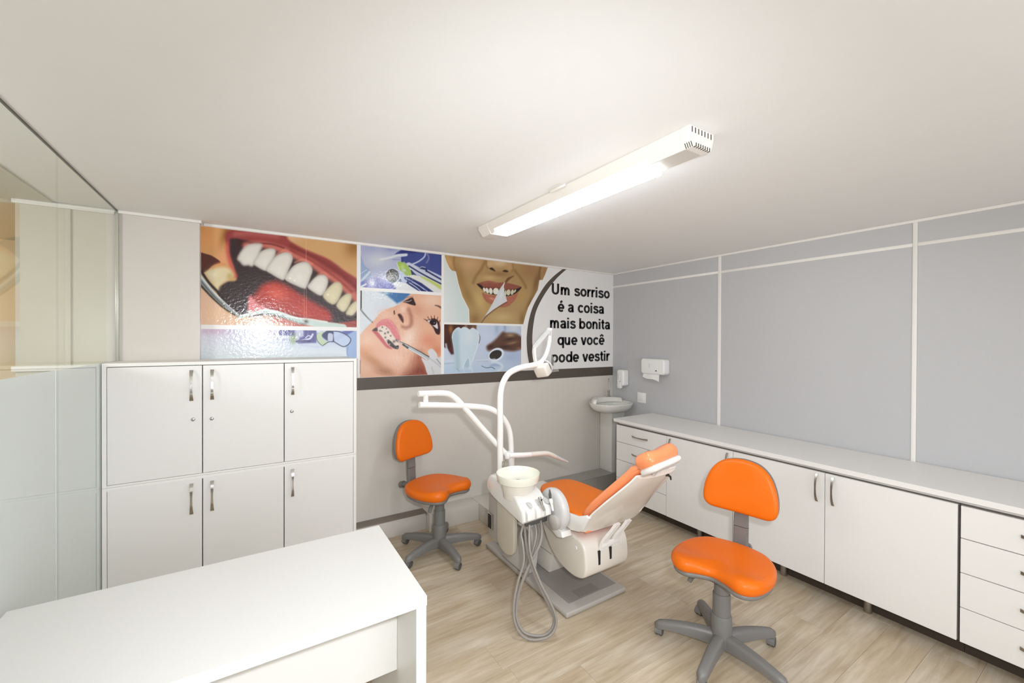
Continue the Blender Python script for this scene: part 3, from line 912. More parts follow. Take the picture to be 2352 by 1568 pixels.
# lifting levers between housing and back shell
for xa in (1.772, 1.868):
    lv = loft([[(xa + dx, y - 0.006, z), (xa + dx + w, y - 0.006, z), (xa + dx + w, y + 0.012, z + 0.004), (xa + dx, y + 0.012, z + 0.004)] for dx, w, y, z in
               ((0.000, 0.055, 1.812, 0.398), (0.004, 0.052, 1.806, 0.440), (0.018, 0.040, 1.795, 0.470), (0.050, 0.034, 1.770, 0.520), (0.066, 0.040, 1.752, 0.560))])
    obj('lift_lever', lv, 'unit', t)
obj('lift_bar', box((1.775, 1.800, 0.415), (1.925, 1.816, 0.450), 0.004), 'unit', t)
# seat shell with raised sides
def seat_outline(f):
    pts = [(1.690, 1.872), (1.660, 1.96), (1.668, 2.10), (1.735, 2.36), (1.815, 2.475), (1.93, 2.50), (2.045, 2.455), (2.092, 2.34), (2.105, 2.10), (2.115, 1.96), (2.085, 1.872)]
    cx, cy = 1.89, 2.08
    return [(cx + (x - cx) * f, cy + (y - cy) * f) for x, y in pts]
obj('seat_cushion', cushion(seat_outline(0.975), 0.545, 0.607, 0.022, 4, lambda x, y: -0.012 * math.exp(-((x - 1.89) / 0.10) ** 2), 0.004), 'orangeseat', t, angle=80)
obj('seat_shell', cushion(seat_outline(1.0), 0.530, 0.572, 0.012, 3), 'unit', t, angle=60)
for s, xx in ((-1, 1.645), (1, 2.128)):
    side = prism([(2.000, 0.600), (1.858, 0.618), (1.790, 0.648), (1.762, 0.640), (1.812, 0.560), (1.850, 0.528), (1.920, 0.512), (2.000, 0.524)], xx - 0.010, xx + 0.010, 'yz', 0.006)
    obj('side_wing', side, 'unit', t)
# back: the white shell, the cushion in front of it
S = [(1.862, 0.520, 0.258, 1.915), (1.812, 0.588, 0.262, 1.914), (1.752, 0.664, 0.250, 1.910), (1.672, 0.750, 0.226, 1.908), (1.600, 0.826, 0.200, 1.908), (1.545, 0.886, 0.176, 1.908), (1.512, 0.928, 0.164, 1.908)]
def back_pts(s):
    i = s * (len(S) - 1)
    k = min(int(i), len(S) - 2); f = i - k
    return [S[k][j] * (1 - f) + S[k + 1][j] * f for j in range(4)]
secs = []
NB = 14
for i in range(19):
    y, z, w, cx = back_pts(i / 18)
    y2, z2, _, _ = back_pts(min(1, i / 18 + 0.04)); y1, z1, _, _ = back_pts(max(0, i / 18 - 0.04))
    tg = Vector((0, y2 - y1, z2 - z1)).normalized()
    nr = Vector((0, tg.z, -tg.y))                             # towards the sitter
    loop = []
    for k in range(NB + 1):                                   # outer face, bowed away from the sitter
        q = -1 + 2 * k / NB
        loop.append(tuple(Vector((cx + w * q, y, z)) - nr * (0.022 * (1 - abs(q) ** 4))))
    for k in range(NB + 1):
        q = 1 - 2 * k / NB
        loop.append(tuple(Vector((cx + (w - 0.002) * q, y, z)) + nr * 0.010))
    secs.append(loop)
bsh = obj('back_shell', loft(secs), 'unitwarm', t, angle=45)
rim = [Vector((back_pts(s)[3] - back_pts(s)[2], back_pts(s)[0] + 0.004, back_pts(s)[1] + 0.004)) for s in [k / 20 for k in range(2, 21)]]
rim2 = [Vector((back_pts(s)[3] + back_pts(s)[2], back_pts(s)[0] + 0.004, back_pts(s)[1] + 0.004)) for s in [k / 20 for k in range(20, 1, -1)]]
obj('shell_rim', tube(rim + rim2, 0.0052, 8), 'unit', bsh, label='white shell rim')
obj('catch', merge(tube([(1.985, 1.500, 0.905), (2.000, 1.494, 0.893), (2.002, 1.492, 0.876)], [0.006, 0.006, 0.0045], 8), box((1.972, 1.496, 0.898), (1.994, 1.512, 0.910), 0.002)), 'black', bsh, label='small dark catch')
secs = []
for i in range(17):
    u = i / 16
    s = 0.10 + 0.955 * u
    y, z, w, cx = back_pts(min(s, 1.0))
    if s > 1.0:
        z += (s - 1.0) * 0.7; y -= (s - 1.0) * 0.5
    y2, z2, _, _ = back_pts(min(1, s + 0.05)); y1, z1, _, _ = back_pts(max(0, min(s, 1) - 0.05))
    tg = Vector((0, y2 - y1, z2 - z1)).normalized()
    nr = Vector((0, tg.z, -tg.y))
    endf = math.sqrt(max(0.02, 1 - max(0, (u - 0.93) / 0.073) ** 2)) * math.sqrt(max(0.05, 1 - max(0, (0.10 - u) / 0.11) ** 2))
    ww = (w - 0.006 - 0.012 * (1 - u)) * (0.90 + 0.10 * endf)
    th = 0.074 * endf
    loop = []
    for k in range(24):
        a = 2 * math.pi * k / 24
        ex = 3.2
        cxn = abs(math.cos(a)) ** (2 / ex) * (1 if math.cos(a) >= 0 else -1)
        syn = abs(math.sin(a)) ** (2 / ex) * (1 if math.sin(a) >= 0 else -1)
        dip = 0.010 * (1 - cxn * cxn) if syn > 0 else 0
        loop.append(tuple(Vector((cx + ww * cxn, y, z)) + nr * (0.0115 + th / 2 + (th / 2) * syn - dip)))
    secs.append(loop)
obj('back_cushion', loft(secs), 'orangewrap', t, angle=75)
# headrest on its bracket
# local frame: x across, y along the back, z to the sitter
ho = [(-0.122, -0.040), (-0.098, -0.060), (0, -0.064), (0.098, -0.060), (0.122, -0.040), (0.127, 0.0), (0.115, 0.045), (0.065, 0.064), (0, 0.067), (-0.065, 0.064), (-0.115, 0.045), (-0.127, 0.0)]
hr = Matrix.Translation((1.778, 1.398, 1.034)) @ Matrix.Rotation(math.radians(-7), 4, 'Y') @ Matrix.Rotation(math.radians(-30), 4, 'X')
ho = [(x * 0.93, y * 1.06) for x, y in ho]
hc = cushion(ho, -0.014, 0.072, 0.040, 5, lambda x, y: -0.010 * math.exp(-(x / 0.06) ** 2), 0.004)
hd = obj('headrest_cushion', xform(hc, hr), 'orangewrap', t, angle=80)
hsn = cushion([(x * 0.985, y * 0.985) for x, y in ho], -0.036, 0.002, 0.030, 4)
obj('headrest_shell', xform(hsn, hr), 'unit', t, angle=60)
obj('headrest_bracket', merge(box((1.820, 1.440, 0.960), (1.855, 1.452, 1.020), 0.004), tube([(1.838, 1.446, 0.985), (1.860, 1.495, 0.930)], 0.010, 10), xform(lathe([(0, -0.034), (0.017, -0.034), (0.019, -0.030), (0.019, 0.030), (0.017, 0.034), (0, 0.034)], (0, 0, 0), 20, 'x'), Matrix.Translation((1.842, 1.420, 1.000)))), 'unitgrey', t)
# round arm joint on the side towards the unit
arm = lathe([(0, -0.036), (0.098, -0.036), (0.118, -0.030), (0.128, -0.016), (0.130, 0.0), (0.126, 0.018), (0.108, 0.026), (0, 0.026)], (0, 0, 0), 48, 'x')
obj('arm_joint', xform(arm, Matrix.Translation((1.612, 2.050, 0.602))), 'unitgrey', t, angle=40)
hub = lathe([(0, -0.020), (0.030, -0.020), (0.044, -0.012), (0.046, 0.004), (0.040, 0.02), (0, 0.02)], (0, 0, 0), 28, 'x')
obj('arm_hub', xform(hub, Matrix.Translation((1.560, 1.985, 0.555))), 'plate', t)
obj('arm_bracket', merge(prism([(1.94, 0.470), (1.99, 0.455), (2.06, 0.480), (2.10, 0.500), (2.00, 0.512), (1.95, 0.500)], 1.585, 1.660, 'yz', 0.004)), 'unit', t)

# ================================================================== dental unit with spittoon bowl
t = thing('dental_unit', 'white dental unit with spittoon bowl, hanging grey hoses, curved lamp mast and bent arms', 'dental unit', (1.47, 2.3, 0))
cp = [(2.055, 0.628), (2.050, 0.568), (2.066, 0.552), (2.20, 0.568), (2.40, 0.600), (2.49, 0.628), (2.505, 0.665), (2.490, 0.712), (2.455, 0.742), (2.400, 0.748), (2.330, 0.742), (2.22, 0.722), (2.135, 0.692)]
cm = prism(cp, 1.372, 1.556, 'yz', 0.014, 3)
for v in cm.verts:                                            # front edge slightly turned towards the chair
    v.co.z += (v.co.x - 1.372) * 0.10
    v.co.y += (v.co.x - 1.372) * (-0.12) * max(0, (2.5 - v.co.y) / 0.45)
con = obj('console', cm, 'unit', t, angle=40)
for k, (xa, ya) in enumerate(((1.392, 2.043), (1.455, 2.036), (1.517, 2.029))):
    lip = prism([(ya + 0.035, 0.648 + k * 0.006), (ya - 0.004, 0.636 + k * 0.006), (ya - 0.016, 0.622 + k * 0.006), (ya - 0.018, 0.583 + k * 0.006), (ya - 0.008, 0.574 + k * 0.006), (ya + 0.03, 0.574 + k * 0.006)], xa, xa + 0.040, 'yz', 0.004)
    obj('front_lip', lip, 'unit', con)
for k, (xa, ya, za) in enumerate(((1.442, 2.052, 0.655), (1.504, 2.046, 0.662), (1.556, 2.034, 0.664))):
    h = lathe([(0, -0.006), (0.017, -0.006), (0.0185, 0.0), (0.0165, 0.0045), (0.008, 0.006), (0, 0.006)], (0, 0, 0), 24)
    xform(h, Matrix.Translation((xa - 0.008, ya + 0.026, za + 0.004)) @ Matrix.Rotation(math.radians(12), 4, 'X') @ Matrix.Diagonal((0.85, 2.0, 1, 1)))
    obj('holder', h, 'unitgrey', con, label='grey instrument holder')
obj('button', xform(lathe([(0, 0), (0.011, 0), (0.011, 0.004), (0.008, 0.0055), (0, 0.0055)], (0, 0, 0), 20), Matrix.Translation((1.548, 2.130, 0.690)) @ Matrix.Rotation(math.radians(13), 4, 'X')), 'unitgrey', con)
BX, BY = 1.45, 2.222
obj('bowl_cup', lathe([(0, 0.660), (0.095, 0.660), (0.100, 0.690), (0.106, 0.715), (0.110, 0.752), (0.110, 0.757), (0, 0.757)], (BX, BY, 0), 48), 'unitwarm', t)
bowl = obj('bowl', lathe([(0, 0.7575), (0.126, 0.7575), (0.1315, 0.761), (0.1370, 0.785), (0.1400, 0.806), (0.1392, 0.811), (0.1372, 0.811), (0.1355, 0.806), (0.131, 0.785), (0.122, 0.772), (0.06, 0.7655), (0.022, 0.7640), (0.016, 0.7625), (0, 0.7625)], (BX, BY, 0), 56), 'ivory', t)
obj('drain', lathe([(0, 0.7632), (0.014, 0.7632), (0.013, 0.7650), (0, 0.7655)], (BX, BY, 0), 20), 'steel', bowl)
obj('water_spout', merge(tube([(1.448, 2.372, 0.735), (1.447, 2.372, 0.835), (1.446, 2.366, 0.852), (1.446, 2.352, 0.852), (1.446, 2.345, 0.838), (1.446, 2.344, 0.825)], 0.0045, 10, smooth=5)), 'chrome', t)
obj('water_spout', merge(tube([(1.428, 2.376, 0.735), (1.428, 2.376, 0.832), (1.430, 2.370, 0.846), (1.434, 2.360, 0.846), (1.438, 2.354, 0.836)], 0.0042, 10, smooth=5)), 'chrome', t)
# under the console: bracket block, dark hose gate, column on the base plate, beige panel, connection box
obj('hose_gate', box((1.405, 2.062, 0.530), (1.565, 2.130, 0.566), 0.006), 'greydark', t)
obj('bracket', merge(box((1.43, 2.11, 0.490), (1.555, 2.42, 0.578), 0.012), box((1.50, 2.28, 0.43), (1.650, 2.44, 0.520), 0.014)), 'unitgrey', t)
obj('column', merge(prism([(2.36, 0.0385), (2.68, 0.0385), (2.62, 0.10), (2.56, 0.30), (2.50, 0.47), (2.34, 0.47), (2.32, 0.25)], 1.592, 1.700, 'yz', 0.016)), 'unitgrey', t)
bp = [(2.395, 0.500), (2.395, 0.36)] + [(2.288 + 0.107 * math.cos(a), 0.345 + 0.070 * math.sin(a)) for a in [-math.radians(d) for d in range(15, 166, 15)]] + [(2.181, 0.36), (2.181, 0.560), (2.30, 0.590), (2.395, 0.610)]
obj('side_panel', prism(bp, 1.392, 1.424, 'yz', 0.010, 3), 'bottle', t, label='beige rounded side panel')
cb = obj('connection_box', merge(box((1.426, 2.33, 0.270), (1.500, 2.575, 0.590), 0.018, 3)), 'plate', t)
obj('bracket_clip', merge(box((1.409, 2.500, 0.345), (1.427, 2.548, 0.440), 0.004)), 'black', cb, label='dark clip')
obj('bracket_rim', merge(box((1.410, 2.494, 0.338), (1.4255, 2.500, 0.446), 0.002), box((1.410, 2.494, 0.441), (1.4255, 2.554, 0.447), 0.002)), 'chrome', cb, label='chrome clip rim')
# hoses
def zc(L):
    return [(x, y, max(z, 0.012)) for x, y, z in L]
H1 = [(1.405, 2.085, 0.548), (1.368, 2.06, 0.50), (1.361, 2.03, 0.452), (1.348, 2.001, 0.365), (1.302, 1.99, 0.271), (1.264, 1.972, 0.179), (1.248, 1.946, 0.101), (1.258, 1.913, 0.044), (1.291, 1.875, 0.014), (1.34, 1.841, 0.011), (1.396, 1.815, 0.026), (1.435, 1.811, 0.063), (1.448, 1.825, 0.111), (1.434, 1.867, 0.184), (1.408, 1.923, 0.271), (1.391, 1.979, 0.376), (1.393, 2.009, 0.452), (1.421, 2.050, 0.545)]
H2 = [(1.520, 2.075, 0.548), (1.492, 2.020, 0.500), (1.463, 2.0, 0.44), (1.406, 1.999, 0.363), (1.356, 1.999, 0.288), (1.309, 1.992, 0.204), (1.28, 1.974, 0.123), (1.276, 1.949, 0.065), (1.295, 1.915, 0.024), (1.339, 1.876, 0.012), (1.39, 1.848, 0.014), (1.431, 1.838, 0.042), (1.453, 1.846, 0.085), (1.443, 1.878, 0.14), (1.424, 1.919, 0.205), (1.403, 1.969, 0.288), (1.393, 2.007, 0.363), (1.392, 2.04, 0.439), (1.412, 2.090, 0.54)]
H3 = [(1.480, 2.095, 0.548), (1.473, 2.051, 0.490), (1.448, 2.034, 0.427), (1.405, 2.025, 0.338), (1.385, 2.03, 0.26), (1.40, 2.07, 0.22), (1.46, 2.16, 0.30), (1.52, 2.27, 0.43)]
H4 = [(1.440, 2.110, 0.548), (1.418, 2.09, 0.49), (1.408, 2.067, 0.411), (1.405, 2.043, 0.311), (1.42, 2.06, 0.235), (1.47, 2.14, 0.25), (1.54, 2.26, 0.42)]
H5 = [(1.505, 2.105, 0.548), (1.501, 2.062, 0.490), (1.476, 2.05, 0.42), (1.431, 2.04, 0.328), (1.42, 2.06, 0.27), (1.46, 2.12, 0.25), (1.53, 2.25, 0.42)]
H6 = [(1.460, 2.110, 0.548), (1.452, 2.092, 0.48), (1.446, 2.07, 0.40), (1.44, 2.07, 0.33), (1.46, 2.10, 0.29), (1.52, 2.22, 0.42)]
for L, r in ((H1, 0.0070), (H2, 0.0085), (H3, 0.0080), (H4, 0.0070), (H5, 0.0075), (H6, 0.0065)):
    obj('hose', tube(zc(L), r, 10, smooth=6), 'hose', t, label='grey rubber hose')
# instruments in the holders
t2 = thing('air_syringe', 'chrome air syringe resting in the middle holder of the dental unit', 'syringe', (1.495, 2.06, 0.665))
obj('handle', xform(lathe([(0, -0.045), (0.0075, -0.045), (0.0085, -0.020), (0.0110, 0.012), (0.0115, 0.034), (0.0090, 0.040), (0, 0.041)], (0, 0, 0), 16), Matrix.Translation((1.493, 2.026, 0.668)) @ Matrix.Rotation(math.radians(-38), 4, 'X')), 'chrome', t2)
obj('button', xform(lathe([(0, 0), (0.004, 0), (0.004, 0.004), (0, 0.0045)], (0, 0, 0), 12), Matrix.Translation((1.493, 2.024, 0.690)) @ Matrix.Rotation(math.radians(40), 4, 'X')), 'black', t2)
t2 = thing('suction_tip', 'grey-tipped suction handpiece in the right holder of the dental unit', 'handpiece', (1.552, 2.03, 0.665))
obj('body', xform(lathe([(0, -0.050), (0.007, -0.050), (0.0085, -0.010), (0.0125, 0.004), (0.0125, 0.016), (0.0085, 0.021), (0, 0.021)], (0, 0, 0), 16), Matrix.Translation((1.550, 2.004, 0.672)) @ Matrix.Rotation(math.radians(-20), 4, 'X')), 'unit', t2)
obj('tip', xform(lathe([(0, 0.0), (0.0085, 0.0), (0.0095, 0.020), (0.0030, 0.052), (0, 0.052)], (0, 0, 0), 16), Matrix.Translation((1.549, 2.012, 0.694)) @ Matrix.Rotation(math.radians(-8), 4, 'X')), 'greydark', t2)

# ------------------------------------------------------------------ operating light on its mast
mast = [(1.464, 2.47, 0.742), (1.463, 2.47, 0.90), (1.463, 2.47, 1.10), (1.462, 2.47, 1.238), (1.469, 2.47, 1.313), (1.490, 2.47, 1.372), (1.529, 2.47, 1.422), (1.590, 2.47, 1.451), (1.665, 2.47, 1.467), (1.741, 2.47, 1.476), (1.804, 2.47, 1.494), (1.847, 2.47, 1.535), (1.875, 2.47, 1.596), (1.887, 2.47, 1.655), (1.888, 2.47, 1.690)]
obj('light_mast', tube(mast, [0.0215] * 9 + [0.0185, 0.0170, 0.0160, 0.0150], 16, smooth=5), 'unit', t)
jt = merge(box((1.877, 2.459, 1.686), (1.881, 2.481, 1.735), 0.0015), box((1.895, 2.459, 1.686), (1.899, 2.481, 1.735), 0.0015), tube([(1.873, 2.47, 1.738), (1.903, 2.47, 1.738)], 0.013, 14), lathe([(0, 1.640), (0.0165, 1.640), (0.0165, 1.688), (0, 1.690)], (1.888, 2.47, 0), 16))
obj('fork', jt, 'unit', t)
lk = loft([[(x - 0.006, 2.47 - w, z + 0.008), (x - 0.006, 2.47 + w, z + 0.008), (x + 0.008, 2.47 + w, z - 0.006), (x + 0.008, 2.47 - w, z - 0.006)] for x, z, w in ((1.885, 1.735, 0.010), (1.860, 1.712, 0.016), (1.800, 1.654, 0.018), (1.756, 1.612, 0.016), (1.744, 1.598, 0.010))])
obj('link', lk, 'unitgrey', t)
yk = loft([[(x - 0.007, 2.47 - w, z), (x - 0.007, 2.47 + w, z), (x + 0.007, 2.47 + w, z), (x + 0.007, 2.47 - w, z)] for x, z, w in ((1.748, 1.606, 0.012), (1.747, 1.570, 0.013), (1.752, 1.530, 0.013), (1.760, 1.492, 0.012), (1.775, 1.460, 0.014))])
obj('yoke', yk, 'unit', t)
hm = Matrix.Translation((1.838, 2.462, 1.450)) @ Matrix.Rotation(math.radians(-28), 4, 'Y') @ Matrix.Rotation(math.radians(20), 4, 'Z')
hd = obj('lamp_head', xform(merge(box((-0.062, -0.050, -0.045), (0.010, 0.060, 0.045), 0.014, 3)), hm), 'unitwarm', t)
obj('lens', xform(lathe([(0, 0.020), (0.030, 0.020), (0.048, 0.014), (0.052, 0.0), (0.0, 0.0)], (0, 0, 0), 32, 'x'), hm @ Matrix.Translation((0.010, 0, 0.004))), 'lens', hd, label='grey faceted lens')
obj('lens_ring', xform(lathe([(0.050, -0.002), (0.058, -0.002), (0.060, 0.004), (0.057, 0.012), (0.050, 0.012)], (0, 0, 0), 32, 'x'), hm @ Matrix.Translation((0.012, 0, 0.004))), 'unitgrey', hd)
obj('splash_shield', xform(box((0.062, -0.065, -0.070), (0.0645, 0.075, 0.072), 0.001, 1), hm), 'clearplastic', hd, label='clear splash shield')
obj('shield_arm', xform(merge(box((0.0, -0.004, 0.040), (0.064, 0.004, 0.044)), box((0.0, -0.004, -0.046), (0.064, 0.004, -0.042))), hm), 'clearplastic', hd)

# ------------------------------------------------------------------ instrument arm
post = [(1.577, 2.5, 0.700), (1.574, 2.5, 0.800), (1.571, 2.5, 0.90), (1.563, 2.5, 0.985), (1.538, 2.5, 1.058), (1.484, 2.5, 1.130), (1.414, 2.5, 1.176), (1.338, 2.5, 1.199), (1.182, 2.5, 1.222), (1.028, 2.5, 1.238), (0.892, 2.5, 1.251)]
obj('arm_post', tube(post, 0.0200, 16, smooth=5), 'unit', t)
obj('post_collar', lathe([(0.0, 0.690), (0.0225, 0.690), (0.0228, 0.840), (0.0212, 0.852), (0.0, 0.852)], (1.574, 2.5, 0), 20), 'unit', t)
obj('arm_pivot', lathe([(0, 1.246), (0.0165, 1.246), (0.0165, 1.281), (0.0155, 1.2825), (0.0165, 1.284), (0.0165, 1.318), (0, 1.318)], (0.934, 2.5, 0), 18), 'unit', t)
upper = [(0.886, 2.5, 1.321), (0.998, 2.5, 1.318), (1.060, 2.5, 1.313), (1.108, 2.5, 1.298), (1.163, 2.5, 1.253), (1.230, 2.5, 1.178), (1.312, 2.5, 1.085), (1.432, 2.5, 0.953), (1.525, 2.49, 0.852)]
obj('upper_arm', tube(upper, 0.0195, 16, smooth=5), 'unit', t)
obj('elbow', lathe([(0, -0.024), (0.020, -0.024), (0.0235, -0.018), (0.0235, 0.018), (0.020, 0.024), (0, 0.024)], (1.528, 2.478, 0.850), 20), 'unit', t)
hdl = obj('arm_handle', tube([(1.528, 2.46, 0.852), (1.636, 2.445, 0.842), (1.700, 2.44, 0.838)], [0.0185, 0.0185, 0.0175], 14, smooth=4), 'unit', t)
obj('grip', tube([(1.700, 2.44, 0.838), (1.769, 2.44, 0.833), (1.840, 2.44, 0.826), (1.880, 2.44, 0.812), (1.925, 2.44, 0.790)], [0.0180, 0.0180, 0.0170, 0.0165, 0.0150], 14, smooth=5), 'unitwarm', hdl)
obj('nozzle', tube([(1.922, 2.44, 0.791), (1.976, 2.44, 0.764), (2.045, 2.44, 0.732)], [0.0140, 0.0115, 0.0065], 14), 'unitgrey', hdl)

# ================================================================== printed wall mural (flat print: colours per vertex on flat sheets)
mural = thing('wall_mural', 'glossy printed wall mural with dental pictures and Portuguese lettering on the back wall', 'mural', (1.69, YB, 1.84))
MY = YB - 0.0012
obj('sheet', merge(box((-0.2915, MY, 1.5), (0.745, YB - 0.0002, 2.4365)), box((0.7452, MY, 1.236), (3.6745, YB - 0.0002, 2.4365))), mat('white_vinyl_sheet', rgb(234, 232, 230), 0.24, bump=0.04, scale=45, var=0.008), mural)
obj('dark_band', box((0.738, MY - 0.0012, 1.238), (3.6745, MY - 0.0001, 1.340)), 'band', mural, label='dark brown band')

# the artwork was drawn on a skewed sheet: wall position (x, z) -> drawing units, and back
HM = np.array([[1432.17079699, -3.09142112, 1740.66922947], [418.16200757, -956.2123203, 3929.96901755], [0.53314071, -0.00573338, 3.02133155]])
HI = np.linalg.inv(HM)
def wall_xz(u, v):
    q = HI @ np.array([u, v, 1.0])
    return q[0] / q[2], q[1] / q[2]

def smooth_poly(pts, n=5):
    P = np.array(pts, float)
    m = len(P); out = []
    for i in range(m):
        a, b, c, d = P[(i - 1) % m], P[i], P[(i + 1) % m], P[(i + 2) % m]
        for k in range(n):
            t = k / n
            out.append(0.5 * (2 * b + (c - a) * t + (2 * a - 5 * b + 4 * c - d) * t * t + (-a + 3 * b - 3 * c + d) * t ** 3))
    return np.array(out)
def smooth_line(pts, n=6):
    return np.array([tuple(p)[:2] for p in catmull([(x, y, 0) for x, y in pts], n)])
def seg_dist(x, y, P, closed):
    d = np.full(x.shape, 1e9); tt = np.zeros(x.shape)
    m = len(P)
    for i in range(m if closed else m - 1):
        ax, ay = P[i]; bx_, by_ = P[(i + 1) % m]
        dx, dy = bx_ - ax, by_ - ay
        L = dx * dx + dy * dy + 1e-9
        t_ = np.clip(((x - ax) * dx + (y - ay) * dy) / L, 0, 1)
        q = (x - ax - t_ * dx) ** 2 + (y - ay - t_ * dy) ** 2
        w = q < d
        d = np.where(w, q, d); tt = np.where(w, (i + t_) / max(1, m - 1), tt)
    return np.sqrt(d), tt
def inside(x, y, P):
    r = np.zeros(x.shape, bool)
    m = len(P); j = m - 1
    for i in range(m):
        xi, yi = P[i]; xj, yj = P[j]
        c = ((yi > y) != (yj > y)) & (x < (xj - xi) * (y - yi) / (yj - yi + 1e-12) + xi)
        r ^= c
        j = i
    return r

class Print:
    def __init__(s, x0, x1, z0, z1, res, ox, oy, sc):
        s.nx = int((x1 - x0) / res) + 2; s.nz = int((z1 - z0) / res) + 2
        s.gx, s.gz = np.meshgrid(np.linspace(x0, x1, s.nx), np.linspace(z0, z1, s.nz))
        X = s.gx.ravel(); Z = s.gz.ravel()
        w = HM[2, 0] * X + HM[2, 1] * Z + HM[2, 2]
        s.x = ((HM[0, 0] * X + HM[0, 1] * Z + HM[0, 2]) / w - ox) * sc
        s.y = ((HM[1, 0] * X + HM[1, 1] * Z + HM[1, 2]) / w - oy) * sc
        s.c = np.zeros((len(X), 3))
    def mix(s, idx, a, col):
        a = np.clip(a, 0, 1)[:, None]
        s.c[idx] = s.c[idx] * (1 - a) + np.array(col, float) * a
    def near(s, P, pad):
        return np.where((s.x > P[:, 0].min() - pad) & (s.x < P[:, 0].max() + pad) & (s.y > P[:, 1].min() - pad) & (s.y < P[:, 1].max() + pad))[0]
    def fillall(s, col):
        s.c[:] = col
    def hgrad(s, x0, c0, x1, c1):
        t_ = np.clip((s.x - x0) / (x1 - x0), 0, 1)[:, None]
        s.c[:] = np.array(c0, float) * (1 - t_) + np.array(c1, float) * t_
    def vblend(s, y0, y1, col, a=1.0):
        t_ = np.clip((s.y - y0) / (y1 - y0), 0, 1) * a
        s.mix(np.arange(len(s.x)), t_, col)
    def poly(s, pts, col, soft=6, a=1.0, smooth=True):
        P = smooth_poly(pts) if smooth else np.array(pts, float)
        i = s.near(P, soft * 1.5)
        if len(i) == 0:
            return
        d, _ = seg_dist(s.x[i], s.y[i], P, True)
        d = np.where(inside(s.x[i], s.y[i], P), d, -d)
        t_ = np.clip(d / soft * 0.5 + 0.5, 0, 1)
        s.mix(i, t_ * t_ * (3 - 2 * t_) * a, col)
    def line(s, pts, w, col, soft=5, a=1.0, smooth=True):
        P = smooth_line(pts) if smooth and len(pts) > 2 else np.array(pts, float)
        ww = w if isinstance(w, (list, tuple)) else (w, w)
        i = s.near(P, max(ww) + soft * 2)
        if len(i) == 0:
            return
        d, t_ = seg_dist(s.x[i], s.y[i], P, False)
        half = (ww[0] + (ww[1] - ww[0]) * t_) / 2
        k = np.clip((half - d) / soft * 0.5 + 0.5, 0, 1)
        s.mix(i, k * k * (3 - 2 * k) * a, col)
    def blob(s, cx, cy, rx, ry, col, a=1.0, rot=0.0, hard=False):
        c, n = math.cos(math.radians(rot)), math.sin(math.radians(rot))
        dx, dy = s.x - cx, s.y - cy
        q = ((dx * c + dy * n) / rx) ** 2 + ((-dx * n + dy * c) / ry) ** 2
        al = np.clip((1 - np.sqrt(q)) * min(rx, ry) / 6.0 + 0.5, 0, 1) if hard else np.exp(-q * 1.3)
        s.mix(np.arange(len(s.x)), al * a, col)
    def speckle(s, cx, cy, rx, ry, col, a, seed, dens=0.5):
        r = np.random.default_rng(seed)
        n_ = r.random(len(s.x))
        q = ((s.x - cx) / rx) ** 2 + ((s.y - cy) / ry) ** 2
        s.mix(np.arange(len(s.x)), np.where(n_ < dens, 1, 0) * np.exp(-q * 1.3) * a, col)
    def build(s, name, label):
        n_ = s.nx * s.nz
        co = np.zeros((n_, 3)); co[:, 0] = s.gx.ravel(); co[:, 1] = MY - 0.0006; co[:, 2] = s.gz.ravel()
        co -= np.array(ORG[mural])
        i = np.arange(n_).reshape(s.nz, s.nx)
        f = np.stack([i[:-1, :-1], i[:-1, 1:], i[1:, 1:], i[1:, :-1]], -1).reshape(-1, 4)
        me = bpy.data.meshes.new(name)
        me.vertices.add(n_); me.vertices.foreach_set('co', co.ravel())
        me.loops.add(f.size); me.loops.foreach_set('vertex_index', f.ravel().astype(np.int32))
        me.polygons.add(len(f)); me.polygons.foreach_set('loop_start', np.arange(0, f.size, 4, dtype=np.int32)); me.polygons.foreach_set('loop_total', np.full(len(f), 4, np.int32))
        me.update(calc_edges=True)
        at = me.color_attributes.new('print', 'FLOAT_COLOR', 'POINT')
        c = np.clip(s.c / 255.0, 0, 1)
        lin = np.where(c <= 0.04045, c / 12.92, ((c + 0.055) / 1.055) ** 2.4)
        at.data.foreach_set('color', np.concatenate([lin, np.ones((n_, 1))], 1).astype(np.float32).ravel())
        me.materials.append(M['print'])
        o = bpy.data.objects.new(name, me)
        COL.objects.link(o); o.parent = mural
        o['label'] = label
        return o

# ---- open mouth with teeth
p = Print(-0.290, 0.735, 1.757, 2.434, 0.0030, 450, 505, 6.15)
p.fillall((206, 160, 108))
p.blob(150, 250, 260, 330, (226, 160, 98)); p.blob(430, 180, 70, 230, (140, 86, 30), 0.75, 20); p.blob(380, 560, 120, 200, (228, 158, 112), 0.9); p.blob(90, 140, 90, 120, (214, 150, 84), 0.7)
p.blob(2230, 380, 150, 160, (140, 92, 40), 0.75); p.blob(1800, 380, 300, 120, (208, 164, 112), 0.8); p.blob(1380, 230, 140, 80, (222, 176, 140), 0.9)
p.poly([(430, 170), (700, 120), (1000, 150), (1240, 200), (1330, 300), (1500, 400), (1700, 480), (1900, 570), (2100, 720), (2320, 880), (2320, 1120), (2000, 860), (1800, 740), (1500, 560), (1250, 430), (900, 380), (480, 380)], (150, 62, 60), 26)
p.line([(560, 200), (800, 190), (1150, 230)], 60, (184, 98, 94), 50, 0.85); p.line([(1350, 370), (1600, 500), (1850, 620), (2100, 800), (2300, 980)], 50, (118, 40, 38), 50, 0.85)
p.poly([(475, 290), (560, 260), (740, 300), (1000, 330), (1250, 400), (1450, 500), (1650, 620), (1900, 780), (2100, 920), (2320, 1090), (2320, 1430), (2040, 1455), (1800, 1440), (1300, 1400), (700, 1360), (560, 1340), (430, 1220), (300, 1010), (420, 880), (570, 850), (540, 690), (470, 480)], (52, 36, 38), 22)
